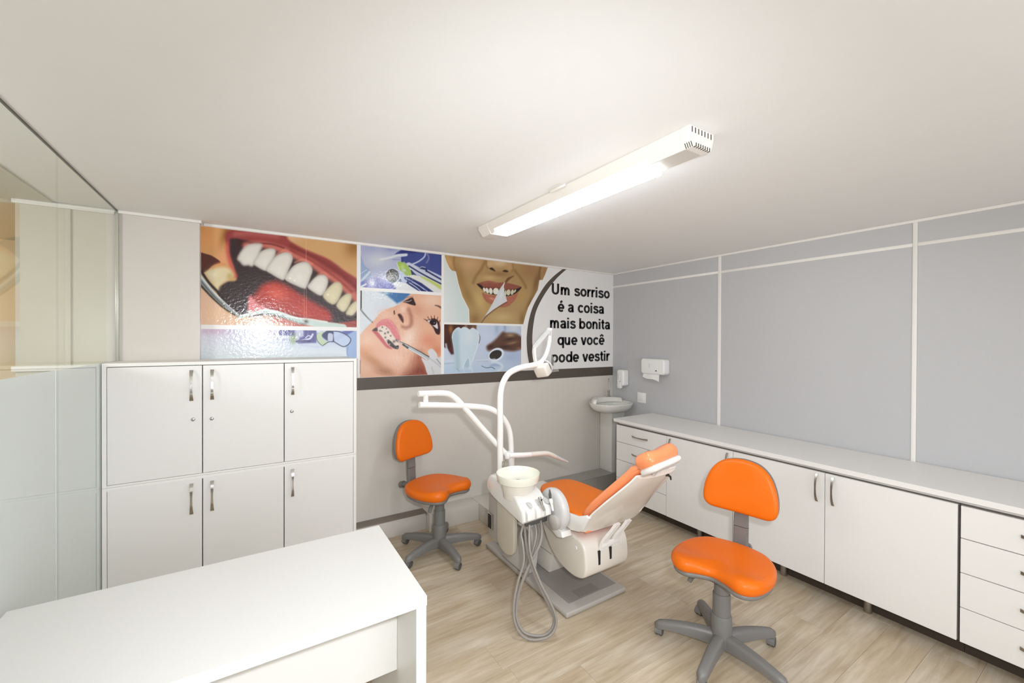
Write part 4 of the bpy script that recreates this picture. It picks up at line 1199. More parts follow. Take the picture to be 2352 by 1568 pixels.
p.line([(450, 330), (455, 470), (500, 640), (560, 790)], 44, (204, 72, 70), 40, 0.9); p.blob(650, 330, 90, 50, (60, 18, 22), 0.8)
p.line([(700, 360), (900, 345), (1150, 400), (1350, 480), (1600, 590), (1800, 730), (2000, 860), (2150, 990), (2300, 1130)], (84, 120), (204, 112, 98), 40, 0.95)
p.line([(760, 330), (900, 330), (1080, 345), (1240, 395)], 16, (96, 26, 26), 16, 0.8); p.line([(1340, 430), (1600, 560), (1760, 660), (2000, 830), (2200, 1010)], 26, (130, 40, 38), 30, 0.8)
p.line([(1120, 500), (1250, 430), (1350, 470)], 24, (228, 140, 120), 20, 0.7); p.line([(1400, 600), (1520, 560), (1640, 620)], 24, (230, 142, 120), 20, 0.7); p.line([(1720, 780), (1800, 740), (1880, 800)], 20, (222, 126, 106), 20, 0.7)
TE = [[(585, 545), (640, 440), (720, 360), (850, 330), (935, 350), (905, 450), (860, 560), (800, 650), (740, 640), (670, 640), (620, 590)],
      [(810, 610), (860, 520), (930, 440), (1040, 405), (1115, 420), (1120, 480), (1080, 570), (1000, 695), (970, 715), (880, 670)],
      [(990, 705), (1040, 610), (1130, 510), (1250, 460), (1340, 480), (1365, 560), (1310, 700), (1245, 840), (1180, 830), (1060, 760)],
      [(1255, 835), (1310, 730), (1390, 640), (1500, 595), (1590, 610), (1645, 700), (1620, 800), (1565, 940), (1530, 970), (1400, 920)],
      [(1580, 950), (1620, 880), (1700, 800), (1790, 775), (1850, 810), (1865, 880), (1830, 990), (1770, 1065), (1680, 1030)],
      [(1795, 1060), (1860, 970), (1950, 890), (2030, 885), (2068, 960), (2040, 1070), (1980, 1170), (1920, 1190), (1830, 1130)],
      [(1985, 1200), (2040, 1110), (2130, 1045), (2195, 1060), (2180, 1160), (2120, 1270), (2070, 1295), (2010, 1250)],
      [(2120, 1320), (2180, 1210), (2260, 1150), (2320, 1180), (2280, 1270), (2210, 1340), (2170, 1345)]]
for k, tth in enumerate(TE):
    col_ = (222, 216, 206) if k < 5 else (216, 206, 172)
    p.poly(tth, tuple(v * 0.80 for v in col_), 14 if k else 26)
    cx_ = sum(q[0] for q in tth) / len(tth); cy_ = sum(q[1] for q in tth) / len(tth)
    p.poly([(cx_ + (a - cx_) * 0.9, cy_ + (b - cy_) * 0.92) for a, b in tth], col_, 44)
    p.blob(cx_ - 10, cy_ + 40, 50, 60, (236, 232, 224) if k < 5 else (228, 220, 190), 0.45)
for q in ((1330, 825), (1395, 855), (1865, 1055)):
    p.blob(q[0], q[1], 12, 12, (255, 255, 252), 0.9)
p.poly([(790, 1110), (870, 1000), (950, 915), (1100, 868), (1250, 905), (1450, 1030), (1700, 1180), (1890, 1300), (1890, 1440), (1500, 1400), (1100, 1290), (900, 1220)], (176, 54, 44), 60)
p.blob(1140, 1040, 180, 110, (226, 98, 76), 0.75, 20); p.blob(1500, 1270, 160, 60, (196, 62, 44), 0.6, 25)
p.poly([(755, 1070), (880, 1180), (1030, 1260), (900, 1310), (740, 1310)], (228, 132, 134), 30)
p.poly([(40, 480), (150, 482), (250, 520), (350, 602), (240, 645), (140, 735), (40, 720)], (86, 36, 28), 8)
p.poly([(240, 645), (350, 602), (440, 640), (510, 720), (420, 700), (300, 690), (200, 700)], (214, 150, 96), 30)
p.poly([(132, 745), (230, 690), (400, 665), (500, 720), (530, 790), (430, 860), (340, 930), (312, 990), (220, 880)], (222, 206, 166), 40)
p.blob(250, 770, 70, 60, (236, 226, 196), 0.7); p.blob(480, 790, 60, 50, (176, 140, 66), 0.55, -30)
p.poly([(40, 960), (250, 1130), (440, 1300), (650, 1390), (1000, 1345), (1250, 1400), (1700, 1520), (40, 1540)], (230, 190, 160), 24)
p.blob(1250, 1430, 230, 60, (186, 84, 74), 0.9, 10); p.blob(220, 1330, 160, 120, (234, 196, 160), 0.7); p.poly([(2000, 1475), (2120, 1440), (2320, 1420), (2320, 1540), (2050, 1520)], (158, 62, 50), 20); p.blob(1500, 1480, 150, 30, (160, 60, 50), 0.8)
p.line([(60, 700), (180, 880), (310, 1020), (420, 1170)], 34, (34, 27, 25), 12)
p.line([(40, 800), (230, 1030), (400, 1200), (600, 1350)], (86, 30), (148, 156, 158), 14); p.line([(40, 760), (240, 1005), (410, 1170), (600, 1335)], (22, 10), (228, 232, 232), 12); p.line([(40, 890), (210, 1075), (390, 1240), (560, 1350)], (30, 12), (36, 38, 38), 12); p.line([(60, 850), (240, 1060), (400, 1215)], 14, (60, 62, 64), 10, 0.8)
p.line([(620, 1370), (850, 1312), (1000, 1290), (1150, 1318), (1400, 1405), (1560, 1440), (1800, 1480), (2080, 1520)], (44, 100), (196, 212, 206), 12); p.line([(640, 1350), (850, 1300), (1000, 1272), (1150, 1296), (1400, 1378), (1600, 1400), (1850, 1440)], 20, (236, 242, 238), 12, 0.9); p.line([(1000, 1330), (1180, 1350), (1420, 1440), (1560, 1475)], 14, (104, 124, 124), 12, 0.8); p.blob(1555, 1435, 36, 30, (84, 72, 66), 0.85)
for a, b in (((1556, 250), (1556, 590)), ((1530, 980), (1530, 1420)), ((1560, 980), (1560, 1400))):
    p.line([a, b], 7, (240, 178, 158), 6, 0.55, False)
p.build('picture', 'close-up picture of an open mouth with teeth')

# ---- blue strip with protective glasses
p = Print(-0.290, 0.735, 1.505, 1.727, 0.0032, 450, 740, 6.19)
p.hgrad(0, (222, 214, 226), 2300, (150, 172, 212)); p.vblend(150, 420, (216, 224, 228), 0.95)
p.blob(250, 120, 260, 60, (196, 150, 176), 0.5); p.blob(1050, 150, 150, 90, (186, 140, 176), 0.55)
p.poly([(1160, 80), (1720, 90), (1710, 290), (1450, 300), (1430, 190), (1180, 190)], (82, 78, 138), 16, 1, False); p.poly([(1400, 90), (1530, 90), (1530, 200), (1430, 230)], (196, 200, 218), 20, 0.95, False)
p.line([(1150, 200), (1300, 215), (1450, 230)], 40, (206, 210, 226), 16); p.line([(1150, 240), (1400, 260)], 20, (150, 152, 190), 16, 0.7)
p.blob(1385, 240, 52, 70, (128, 150, 96), 0.9); p.line([(1380, 290), (1400, 150)], 10, (150, 170, 130), 8); p.line([(1380, 270), (1440, 190)], 8, (150, 170, 130), 8)
p.line([(1430, 285), (1520, 255), (1620, 230), (1660, 170)], 26, (206, 210, 232), 8); p.line([(1430, 275), (1540, 262), (1620, 270)], 26, (56, 54, 104), 10, 0.9); p.line([(1560, 220), (1600, 190), (1630, 200)], 14, (214, 218, 236), 8)
p.poly([(1940, 100), (2300, 80), (2300, 520), (2150, 520), (2130, 330), (1950, 260)], (148, 172, 212), 16, 1, False); p.poly([(1950, 230), (2120, 110), (2300, 95), (2200, 150), (2010, 260)], (74, 86, 156), 16, 0.9, False)
p.poly([(1705, 100), (1960, 100), (1990, 130), (1850, 140), (1720, 150)], (206, 212, 226), 10, 1, False)
p.poly([(1715, 190), (1790, 130), (1850, 160), (1800, 230), (1880, 290), (1800, 335), (1730, 270)], (186, 202, 168), 12); p.poly([(1790, 190), (1850, 130), (1950, 130), (1960, 270), (1870, 260)], (36, 40, 92), 12); p.poly([(1880, 160), (1945, 170), (1940, 270), (1880, 270)], (186, 194, 210), 8); p.poly([(1960, 150), (2060, 140), (2190, 220), (2170, 310), (2090, 340), (1980, 280)], (188, 202, 226), 10, 0.9)
p.line([(1960, 270), (2020, 310), (2100, 345), (2170, 310), (2200, 240), (2140, 180), (2040, 135), (1940, 125), (1850, 130)], 12, (26, 34, 66), 6); p.line([(1705, 180), (1730, 270), (1800, 335)], 8, (46, 56, 80), 6); p.line([(1800, 335), (1880, 280), (1960, 275)], 10, (36, 44, 76), 6)
p.line([(2160, 350), (2150, 420), (2155, 470)], 8, (110, 130, 164), 6); p.line([(1480, 320), (1700, 350), (1800, 340)], 16, (186, 196, 218), 20, 0.8)
p.build('picture', 'blue strip picture with protective glasses')

# ---- dental instruments on blue
p = Print(0.765, 1.476, 2.089, 2.434, 0.0030, 820, 555, 11.47)
p.fillall((176, 180, 206)); p.blob(550, 480, 330, 200, (204, 208, 214), 0.9); p.blob(300, 150, 300, 130, (160, 164, 200), 0.7); p.blob(900, 180, 200, 80, (120, 124, 184), 0.6)
p.poly([(1040, 290), (1200, 190), (1500, 200), (2400, 290), (2400, 1000), (2100, 860), (1850, 740), (1600, 690), (1380, 640), (1250, 540), (1150, 420), (1180, 400), (1300, 380), (1300, 320), (1120, 330), (950, 380)], (60, 72, 138), 20, 1, False)
p.poly([(1100, 290), (1220, 200), (1700, 250), (1500, 300)], (34, 44, 112), 30, 0.8, False); p.blob(1700, 480, 160, 110, (70, 84, 150), 0.6)
p.line([(620, 470), (900, 410), (1060, 360), (1300, 345)], (60, 66), (214, 219, 224), 14); p.line([(950, 470), (1160, 470)], 40, (150, 158, 196), 20); p.poly([(1165, 410), (1240, 410), (1230, 540), (1160, 540)], (52, 64, 130), 10, 1, False)
p.line([(1810, 260), (1770, 400), (1600, 530), (1380, 620)], 40, (184, 192, 224), 12); p.line([(1840, 290), (1890, 430), (1830, 550)], 44, (134, 130, 178), 20, 0.8)
p.line([(1360, 630), (1650, 780), (2000, 970), (2300, 1130)], 170, (196, 202, 218), 16); p.line([(1660, 700), (1850, 780), (2300, 990)], 90, (190, 196, 214), 12)
p.line([(1370, 640), (1650, 810), (2000, 1000), (2300, 1150)], 36, (32, 42, 88), 10); p.line([(1660, 680), (1800, 720), (1830, 770)], 60, (40, 54, 108), 10); p.line([(1830, 770), (2000, 870), (2300, 1040)], 40, (36, 42, 96), 10); p.line([(1640, 700), (1700, 660), (1800, 680)], 14, (214, 218, 228), 6)
p.poly([(1420, 740), (1500, 820), (1590, 920), (1440, 880)], (40, 50, 92), 10)
p.poly([(1290, 880), (1500, 870), (1800, 950), (2060, 1060), (2400, 1260), (2400, 1400), (2060, 1350), (1650, 1080), (1350, 950)], (216, 218, 212), 14, 1, False); p.line([(1700, 930), (1950, 1050), (2300, 1260)], (40, 110), (188, 198, 110), 26)
p.poly([(1230, 930), (1380, 930), (1700, 1090), (2040, 1340), (1640, 1340), (1300, 1090)], (38, 48, 108), 14, 1, False)
for a in ((1290, 960), (1440, 1060)):
    p.line([a, (a[0] + 250, a[1] + 130), (a[0] + 480, a[1] + 300)], 16, (186, 194, 226), 8)
p.line([(1380, 1080), (1560, 1200), (1700, 1320)], 20, (196, 202, 226), 8); p.poly([(1430, 1060), (1520, 1110), (1800, 1330), (1720, 1320)], (24, 32, 90), 8, 1, False)
p.poly([(930, 1055), (1090, 1060), (1280, 1090), (1660, 1320), (940, 1290), (905, 1150)], (222, 225, 226), 14, 1, False)
p.poly([(1050, 550), (1180, 532), (1290, 590), (1375, 690), (1435, 860), (1310, 895), (1200, 800), (1100, 730)], (156, 186, 84), 10); p.blob(1200, 640, 70, 60, (198, 214, 120), 0.8); p.blob(1230, 750, 60, 60, (190, 208, 196), 0.85); p.line([(1050, 550), (1080, 660), (1130, 770)], 14, (226, 230, 228), 6)
p.blob(935, 895, 196, 196, (206, 212, 226), 1, 0, True); p.blob(935, 895, 176, 182, (58, 54, 48), 1, 0, True); p.blob(860, 950, 90, 110, (164, 160, 150), 0.85); p.speckle(880, 930, 110, 120, (214, 208, 196), 0.7, 3, 0.35); p.line([(850, 770), (900, 880), (1000, 880), (1060, 1020)], 16, (196, 192, 180), 8)
p.line([(1130, 800), (1180, 900), (1230, 1010), (1290, 1040)], 60, (176, 190, 214), 20); p.poly([(1095, 1040), (1150, 980), (1170, 1050)], (40, 52, 92), 8)
p.poly([(60, 330), (130, 440), (200, 620), (340, 750), (380, 900), (300, 1000), (60, 1000)], (148, 168, 198), 20); p.line([(60, 1090), (180, 960), (330, 800)], 60, (196, 206, 222), 14); p.line([(60, 860), (250, 740)], 14, (206, 214, 226), 8)
p.poly([(60, 1090), (250, 1000), (500, 940), (900, 1090), (960, 1270), (60, 1230)], (112, 112, 180), 30, 0.9)
p.speckle(380, 1060, 150, 170, (240, 242, 250), 0.95, 5, 0.7); p.blob(390, 1080, 90, 110, (232, 236, 248), 0.7); p.speckle(680, 950, 150, 130, (226, 222, 244), 0.9, 6, 0.6); p.line([(100, 1190), (230, 1120)], 50, (216, 220, 234), 14)
p.build('picture', 'picture of dental instruments on blue')

# ---- patient's face with braces
p = Print(0.761, 1.474, 1.342, 2.061, 0.0030, 820, 660, 6.533)
p.fillall((212, 219, 226)); p.blob(150, 250, 200, 200, (218, 224, 230), 0.8); p.blob(150, 620, 60, 60, (190, 200, 210), 0.6)
p.poly([(300, 40), (830, 60), (790, 110), (720, 190), (600, 240), (500, 160), (400, 90)], (62, 112, 166), 24, 1, False); p.blob(430, 80, 60, 40, (190, 204, 210), 0.8)
FACE = [(0, 1400), (0, 760), (130, 612), (240, 505), (330, 400), (420, 332), (560, 285), (650, 240), (715, 175), (812, 95), (1330, 60), (1330, 1400)]
p.poly(FACE, (222, 172, 144), 12, 1, False)
p.blob(1130, 190, 180, 120, (232, 198, 176), 0.9); p.blob(780, 760, 120, 200, (238, 214, 198), 0.85, 20); p.blob(420, 400, 120, 80, (232, 190, 168), 0.8); p.blob(1080, 800, 150, 120, (216, 140, 116), 0.8); p.blob(1200, 950, 100, 100, (204, 120, 84), 0.7); p.blob(900, 330, 130, 90, (206, 150, 126), 0.7, 30)
p.blob(160, 800, 130, 140, (232, 192, 164), 0.8); p.blob(120, 960, 140, 120, (216, 150, 110), 0.7); p.blob(600, 1060, 170, 110, (232, 192, 168), 0.8, 30); p.blob(250, 1110, 260, 80, (184, 122, 72), 0.85, 35); p.blob(420, 1260, 170, 70, (160, 100, 60), 0.85, 15); p.blob(110, 1270, 90, 110, (224, 180, 150), 0.85)
p.poly([(930, 1000), (1000, 1120), (1090, 1330), (700, 1360), (820, 1200)], (128, 60, 44), 130, 0.95); p.blob(900, 1120, 80, 90, (196, 126, 96), 0.5)
p.poly([(690, 215), (760, 178), (830, 150), (862, 205), (878, 268), (800, 255), (740, 232)], (48, 26, 26), 8); p.line([(700, 212), (780, 208), (815, 190)], 10, (196, 170, 166), 8); p.line([(745, 150), (830, 140)], 14, (150, 100, 90), 20, 0.7)
p.line([(770, 330), (812, 450), (806, 560), (740, 600), (690, 585)], 44, (150, 88, 68), 40, 0.75); p.blob(690, 320, 60, 70, (238, 204, 184), 0.85); p.blob(740, 470, 40, 90, (228, 176, 150), 0.7); p.blob(720, 545, 40, 34, (238, 196, 170), 0.7)
p.poly([(612, 408), (650, 396), (692, 460), (692, 530), (650, 480)], (66, 22, 18), 14); p.poly([(548, 360), (562, 345), (568, 395), (556, 405)], (70, 30, 26), 8)
p.poly([(285, 610), (300, 545), (380, 482), (480, 478), (560, 540), (610, 640), (650, 775), (620, 800), (560, 750), (480, 640), (400, 580), (330, 610)], (212, 122, 124), 16); p.line([(360, 500), (480, 500), (570, 590), (620, 700)], 22, (226, 150, 150), 20, 0.7)
p.poly([(225, 650), (300, 665), (390, 760), (450, 850), (530, 915), (450, 905), (360, 810), (270, 700)], (188, 84, 88), 14)
p.poly([(305, 625), (385, 570), (470, 615), (540, 720), (625, 850), (622, 920), (545, 905), (450, 830), (370, 730)], (224, 208, 194), 10); p.poly([(230, 640), (290, 600), (310, 650), (260, 655)], (60, 24, 24), 10)
p.poly([(440, 790), (500, 800), (570, 870), (622, 870), (615, 922), (550, 912), (480, 860)], (38, 24, 24), 10)
for a, b, r_ in ((345, 650, 16), (380, 595, 14), (420, 690, 16), (465, 672, 18), (425, 750, 16), (505, 725, 14), (470, 790, 14), (555, 810, 22), (590, 790, 18), (610, 800, 20), (370, 655, 10), (440, 620, 10)):
    p.blob(a, b, r_, r_, (74, 58, 52), 0.9)
for a, b, r_ in ((445, 800, 18), (490, 850, 14), (580, 850, 18), (600, 905, 8)):
    p.blob(a, b, r_, r_, (214, 202, 190), 0.85)
p.line([(62, 45), (60, 310)], 18, (52, 42, 44), 6, 1, False); p.line([(55, 325), (120, 410), (232, 522)], (28, 20), (120, 124, 128), 8); p.line([(66, 330), (140, 410), (220, 510)], 8, (206, 210, 212), 6)
p.line([(605, 790), (700, 860), (780, 905), (1090, 1070)], (8, 62), (178, 186, 190), 8); p.line([(640, 810), (780, 872), (1080, 1040)], (6, 12), (44, 40, 40), 6); p.line([(720, 890), (800, 930), (1050, 1080)], (6, 10), (232, 236, 238), 6); p.line([(690, 856), (760, 905)], 26, (60, 58, 58), 8)
p.poly([(965, 1055), (1050, 1092), (1090, 1050), (1062, 970), (1090, 925), (1140, 925), (1195, 990), (1218, 1050), (1270, 1030), (1330, 1030), (1330, 1340), (1090, 1340), (1010, 1160)], (210, 210, 212), 10); p.line([(1080, 1060), (1170, 1120), (1250, 1190)], 14, (170, 170, 174), 16, 0.8); p.line([(1120, 1200), (1150, 1290)], 16, (180, 180, 184), 16, 0.8); p.line([(1195, 1075), (1262, 1160)], 10, (90, 88, 90), 10, 0.7)
p.poly([(1002, 470), (1060, 488), (1150, 462), (1222, 505), (1246, 600), (1238, 700), (1185, 690), (1140, 600), (1080, 530)], (58, 34, 34), 10); p.poly([(1055, 500), (1130, 484), (1196, 525), (1212, 620), (1160, 590), (1100, 540)], (218, 208, 212), 8); p.blob(1140, 525, 52, 40, (34, 20, 22), 1, 20, True); p.blob(1160, 530, 8, 8, (230, 226, 228), 0.9)
for a in ((1060, 440), (1110, 430), (1160, 425), (1210, 445), (1245, 490)):
    p.line([a, (a[0] + (1140 - a[0]) * 0.25 + 8, a[1] + 50)], 8, (50, 30, 30), 6)
p.line([(1170, 268), (1220, 280), (1290, 320)], (10, 30), (70, 50, 44), 12, 0.9)
p.line([(44, 1095), (42, 1290)], 12, (40, 34, 34), 8, 1, False)
p.build('picture', 'picture of a patient with braces')

# ---- smiling mouth behind torn paper
p = Print(1.501, 2.695, 1.819, 2.434, 0.0032, 1010, 580, 8.712)
SHEET = (234, 232, 230)
p.hgrad(60, (216, 220, 218), 420, (200, 212, 210)); p.mix(np.where(p.x > 1300)[0], np.ones((p.x > 1300).sum()), SHEET)
FACE = [(92, -40), (100, 70), (135, 180), (200, 315), (245, 362), (318, 372), (345, 480), (372, 610), (450, 870), (585, 1135), (600, 1500), (1650, 1500), (1705, 1290), (1765, 1100), (1855, 930), (1960, 745), (1978, 640), (1992, 548), (2058, 545), (2110, 430), (2165, 280), (2200, -40)]
p.poly([(x + (14 if x > 1500 else -14), y) for x, y in FACE], (236, 232, 224), 8, 1, False)
p.poly(FACE, (172, 140, 92), 8, 1, False)
m_ = inside(p.x, p.y, np.array(FACE, float)); keep = p.c.copy()
p.blob(600, 220, 260, 170, (200, 160, 118), 0.95); p.blob(400, 480, 100, 280, (150, 112, 62), 0.8, -15); p.blob(560, 850, 90, 260, (140, 108, 60), 0.75, -25); p.blob(800, 950, 110, 230, (196, 166, 104), 0.8, -20); p.blob(700, 1330, 120, 130, (126, 96, 56), 0.75)
p.blob(1250, 1290, 260, 110, (192, 166, 116), 0.9); p.blob(1800, 360, 200, 230, (160, 118, 80), 0.85); p.blob(1930, 600, 70, 260, (116, 82, 46), 0.75, 12); p.blob(1640, 850, 90, 260, (178, 144, 86), 0.8, 15); p.blob(1800, 1000, 50, 260, (120, 90, 48), 0.8, 25); p.blob(1650, 1330, 70, 160, (128, 98, 52), 0.8)
p.blob(180, 170, 70, 160, (206, 160, 104), 0.8, -20); p.line([(290, 60), (280, 220), (320, 360)], 26, (134, 96, 52), 30, 0.7); p.line([(2010, 290), (1990, 430), (1996, 540)], 30, (104, 70, 42), 30, 0.7); p.blob(2090, 380, 40, 120, (160, 112, 78), 0.7, 12)
p.blob(1190, 210, 210, 90, (216, 184, 146), 0.95); p.blob(1000, 230, 70, 80, (210, 176, 132), 0.8); p.blob(1400, 290, 60, 80, (196, 156, 112), 0.8); p.blob(1200, 430, 240, 60, (146, 106, 68), 0.8); p.line([(930, 130), (930, 250), (960, 310)], 20, (132, 92, 54), 26, 0.7); p.line([(1450, 200), (1470, 320), (1440, 370)], 20, (140, 98, 60), 26, 0.7)
p.poly([(990, 322), (1050, 302), (1110, 370), (1080, 366)], (52, 30, 18), 16); p.poly([(1258, 372), (1310, 345), (1370, 372), (1340, 392)], (58, 34, 20), 16)
p.line([(900, 190), (830, 330), (720, 480), (670, 600)], 30, (122, 86, 46), 50, 0.75); p.line([(1500, 360), (1600, 480), (1700, 640), (1720, 700)], 26, (116, 80, 46), 44, 0.75); p.blob(1000, 500, 180, 60, (204, 170, 118), 0.7)
p.poly([(735, 628), (880, 580), (1000, 568), (1150, 600), (1290, 598), (1450, 628), (1640, 692), (1480, 745), (1280, 715), (1100, 710), (930, 700), (830, 655)], (140, 78, 62), 12); p.line([(880, 605), (1010, 590), (1150, 622)], 20, (172, 106, 88), 20, 0.7)
p.poly([(742, 630), (830, 648), (900, 700), (1100, 720), (1300, 745), (1480, 740), (1632, 692), (1560, 785), (1450, 850), (1320, 872), (1150, 852), (950, 812), (830, 722)], (34, 20, 16), 10); p.poly([(870, 680), (1100, 690), (1270, 690), (1270, 740), (900, 730)], (120, 58, 48), 14, 0.9, False); p.poly([(1300, 715), (1500, 725), (1470, 760), (1310, 760)], (116, 60, 48), 14, 0.9, False)
for a, b, rx, ry, rot in ((890, 742, 24, 44, -24), (948, 760, 30, 58, -20), (1020, 768, 36, 62, -8), (1122, 772, 58, 66, 0)):
    p.blob(a, b, rx, ry, (224, 220, 206), 1, rot, True)
for a, b, rx, ry, rot in ((1318, 805, 16, 56, 0), (1374, 796, 40, 60, 6), (1450, 792, 28, 54, 12), (1502, 770, 16, 38, 30)):
    p.blob(a, b, rx, ry, (206, 198, 170), 1, rot, True)
p.poly([(848, 800), (950, 842), (1150, 862), (1310, 885), (1450, 862), (1565, 800), (1500, 950), (1400, 1040), (1250, 1085), (1050, 1030), (920, 955)], (170, 100, 80), 14); p.blob(1040, 920, 60, 24, (222, 164, 140), 0.7, 20); p.line([(860, 830), (920, 955), (1050, 1035), (1250, 1090), (1400, 1045)], 16, (140, 86, 58), 22, 0.6)
out_ = np.where(~m_)[0]; p.c[out_] = keep[out_]
p.line([(1345, 985), (1240, 1045), (1080, 1150), (930, 1270), (830, 1400)], 22, (96, 64, 42), 16, 0.85)
p.poly([(1296, 600), (1345, 515), (1420, 478), (1490, 462), (1400, 535), (1312, 625)], (112, 76, 48), 12)
p.poly([(1296, 590), (1272, 690), (1300, 850), (1340, 975), (1270, 1015), (1080, 1135), (900, 1275), (826, 1390), (980, 1150), (1070, 985), (1150, 825), (1190, 740)], (206, 207, 210), 8, 1, False); p.line([(1300, 600), (1275, 690), (1310, 860), (1340, 975)], 10, (236, 236, 236), 6); p.blob(1230, 830, 40, 120, (222, 223, 226), 0.7, 15)
p.build('picture', 'picture of a smile seen through torn paper')

# ---- tooth model and mirror
p = Print(1.504, 2.354, 1.342, 1.799, 0.0032, 1010, 735, 10.69)
p.hgrad(100, (196, 206, 222), 2050, (178, 192, 216)); p.blob(1150, 400, 300, 300, (196, 206, 224), 0.8); p.blob(1400, 200, 60, 180, (140, 164, 196), 0.6); p.blob(1600, 170, 40, 120, (120, 142, 176), 0.6); p.blob(1820, 180, 140, 120, (206, 208, 212), 0.9); p.blob(1780, 900, 250, 160, (160, 176, 208), 0.7); p.vblend(980, 1250, (178, 200, 220), 0.8)
p.poly([(60, 60), (900, 80), (890, 240), (700, 300), (350, 330), (355, 830), (260, 845), (180, 700), (60, 640)], (64, 34, 26), 30, 1, False); p.blob(270, 220, 60, 130, (156, 106, 58), 0.9); p.blob(640, 150, 40, 60, (160, 112, 72), 0.9); p.blob(830, 170, 60, 70, (128, 84, 46), 0.9); p.blob(140, 320, 50, 220, (92, 50, 36), 0.6); p.blob(290, 720, 60, 110, (92, 34, 42), 0.8)
p.line([(150, 590), (180, 720), (260, 850)], 44, (196, 208, 222), 20, 0.8); p.line([(105, 1070), (370, 1050)], 16, (140, 162, 184), 14, 0.7); p.line([(105, 1010), (370, 990)], 30, (206, 216, 226), 20, 0.7)
p.poly([(1150, 650), (1260, 560), (1400, 440), (1540, 290), (1640, 310), (1860, 325), (2000, 400), (2100, 420), (2100, 640), (1880, 750), (1650, 755), (1400, 700), (1200, 755)], (88, 56, 40), 50); p.blob(1730, 370, 120, 50, (160, 136, 100), 0.9); p.blob(1780, 560, 150, 36, (150, 118, 84), 0.8, -12); p.blob(1700, 470, 140, 30, (50, 30, 22), 0.8, -10); p.blob(1600, 660, 160, 50, (48, 26, 22), 0.8); p.blob(1950, 690, 80, 30, (150, 96, 66), 0.7); p.blob(1260, 650, 80, 60, (60, 32, 28), 0.8)
TO = [(298, 440), (325, 305), (400, 208), (468, 180), (518, 210), (580, 174), (660, 190), (738, 236), (798, 194), (880, 232), (950, 330), (962, 450), (925, 640), (855, 850), (805, 1010), (770, 1190), (700, 1190), (700, 925), (650, 960), (560, 1190), (385, 1190), (362, 900), (335, 680)]
p.line([(960, 350), (985, 440), (960, 560)], 20, (70, 56, 56), 16, 0.8)
p.poly(TO, (196, 212, 222), 10); p.poly([(300, 440), (330, 310), (430, 240), (470, 400), (480, 800), (500, 1180), (385, 1190), (362, 900), (335, 680)], (164, 188, 200), 60, 0.8); p.blob(720, 400, 160, 200, (212, 222, 228), 0.8); p.line([(298, 440), (325, 305), (400, 208), (468, 180), (518, 210), (580, 174), (660, 190), (738, 236), (798, 194), (880, 232), (950, 330), (962, 450), (925, 640), (855, 850), (805, 1010)], 12, (236, 242, 246), 8, 0.8); p.line([(565, 1170), (640, 990), (700, 920), (735, 990), (740, 1100)], 10, (232, 240, 244), 8, 0.8); p.poly([(600, 1130), (650, 1000), (700, 940), (722, 1010), (715, 1150)], (168, 192, 206), 16)
p.blob(1385, 848, 200, 152, (214, 224, 236), 1, -32, True); p.blob(1370, 850, 160, 108, (42, 36, 34), 1, -24, True); p.line([(900, 1000), (1100, 985), (1350, 960)], 40, (206, 214, 224), 20, 0.8); p.line([(900, 1010), (1180, 1000)], 12, (140, 160, 180), 12, 0.7)
p.line([(1030, 1125), (1150, 1170), (1270, 1155), (1345, 1195)], (14, 20), (84, 106, 122), 8); p.line([(1280, 1030), (1450, 1050), (1540, 1150), (1430, 1240)], 50, (208, 222, 232), 20, 0.8); p.poly([(1220, 1130), (1330, 1060), (1440, 1090), (1470, 1130)], (150, 172, 200), 16, 0.8)
p.line([(780, 1180), (805, 1280)], 10, (232, 240, 244), 8, 0.8); p.line([(580, 1180), (605, 1280)], 10, (220, 230, 236), 8, 0.7); p.line([(430, 1190), (470, 1250)], 26, (140, 160, 176), 20, 0.6)
p.build('picture', 'picture of a tooth model and a dental mirror')

# ---- dark arc
def flat_mesh(name, polys_xz, y, m, label=None):
    bm = bmesh.new()
    for poly in polys_xz:
        vs = [bm.verts.new((x, y, z)) for x, z in poly]
        bm.faces.new(vs)
    bmesh.ops.recalc_face_normals(bm, faces=bm.faces)
    return obj(name, bm, m, mural, label)
outer = smooth_line([(545, 84), (430, 175), (330, 280), (240, 420), (170, 560), (125, 720), (104, 880), (103, 1000), (113, 1120), (140, 1262)], 5)
inner = smooth_line([(585, 90), (475, 190), (375, 310), (285, 450), (215, 600), (182, 760), (170, 900), (172, 1010), (184, 1120), (207, 1262)], 5)
fo = [wall_xz(1190 + x / 5.226, 600 + y / 5.226) for x, y in outer]
fi = [wall_xz(1190 + x / 5.226, 600 + y / 5.226) for x, y in inner]
fo = [(x, min(max(z, 1.3402), 2.4362)) for x, z in fo]; fi = [(x, min(max(z, 1.3402), 2.4362)) for x, z in fi]
flat_mesh('arc', [[fo[i], fo[i + 1], fi[i + 1], fi[i]] for i in range(len(fo) - 1)], MY - 0.0007, 'band', 'dark brown curved line')

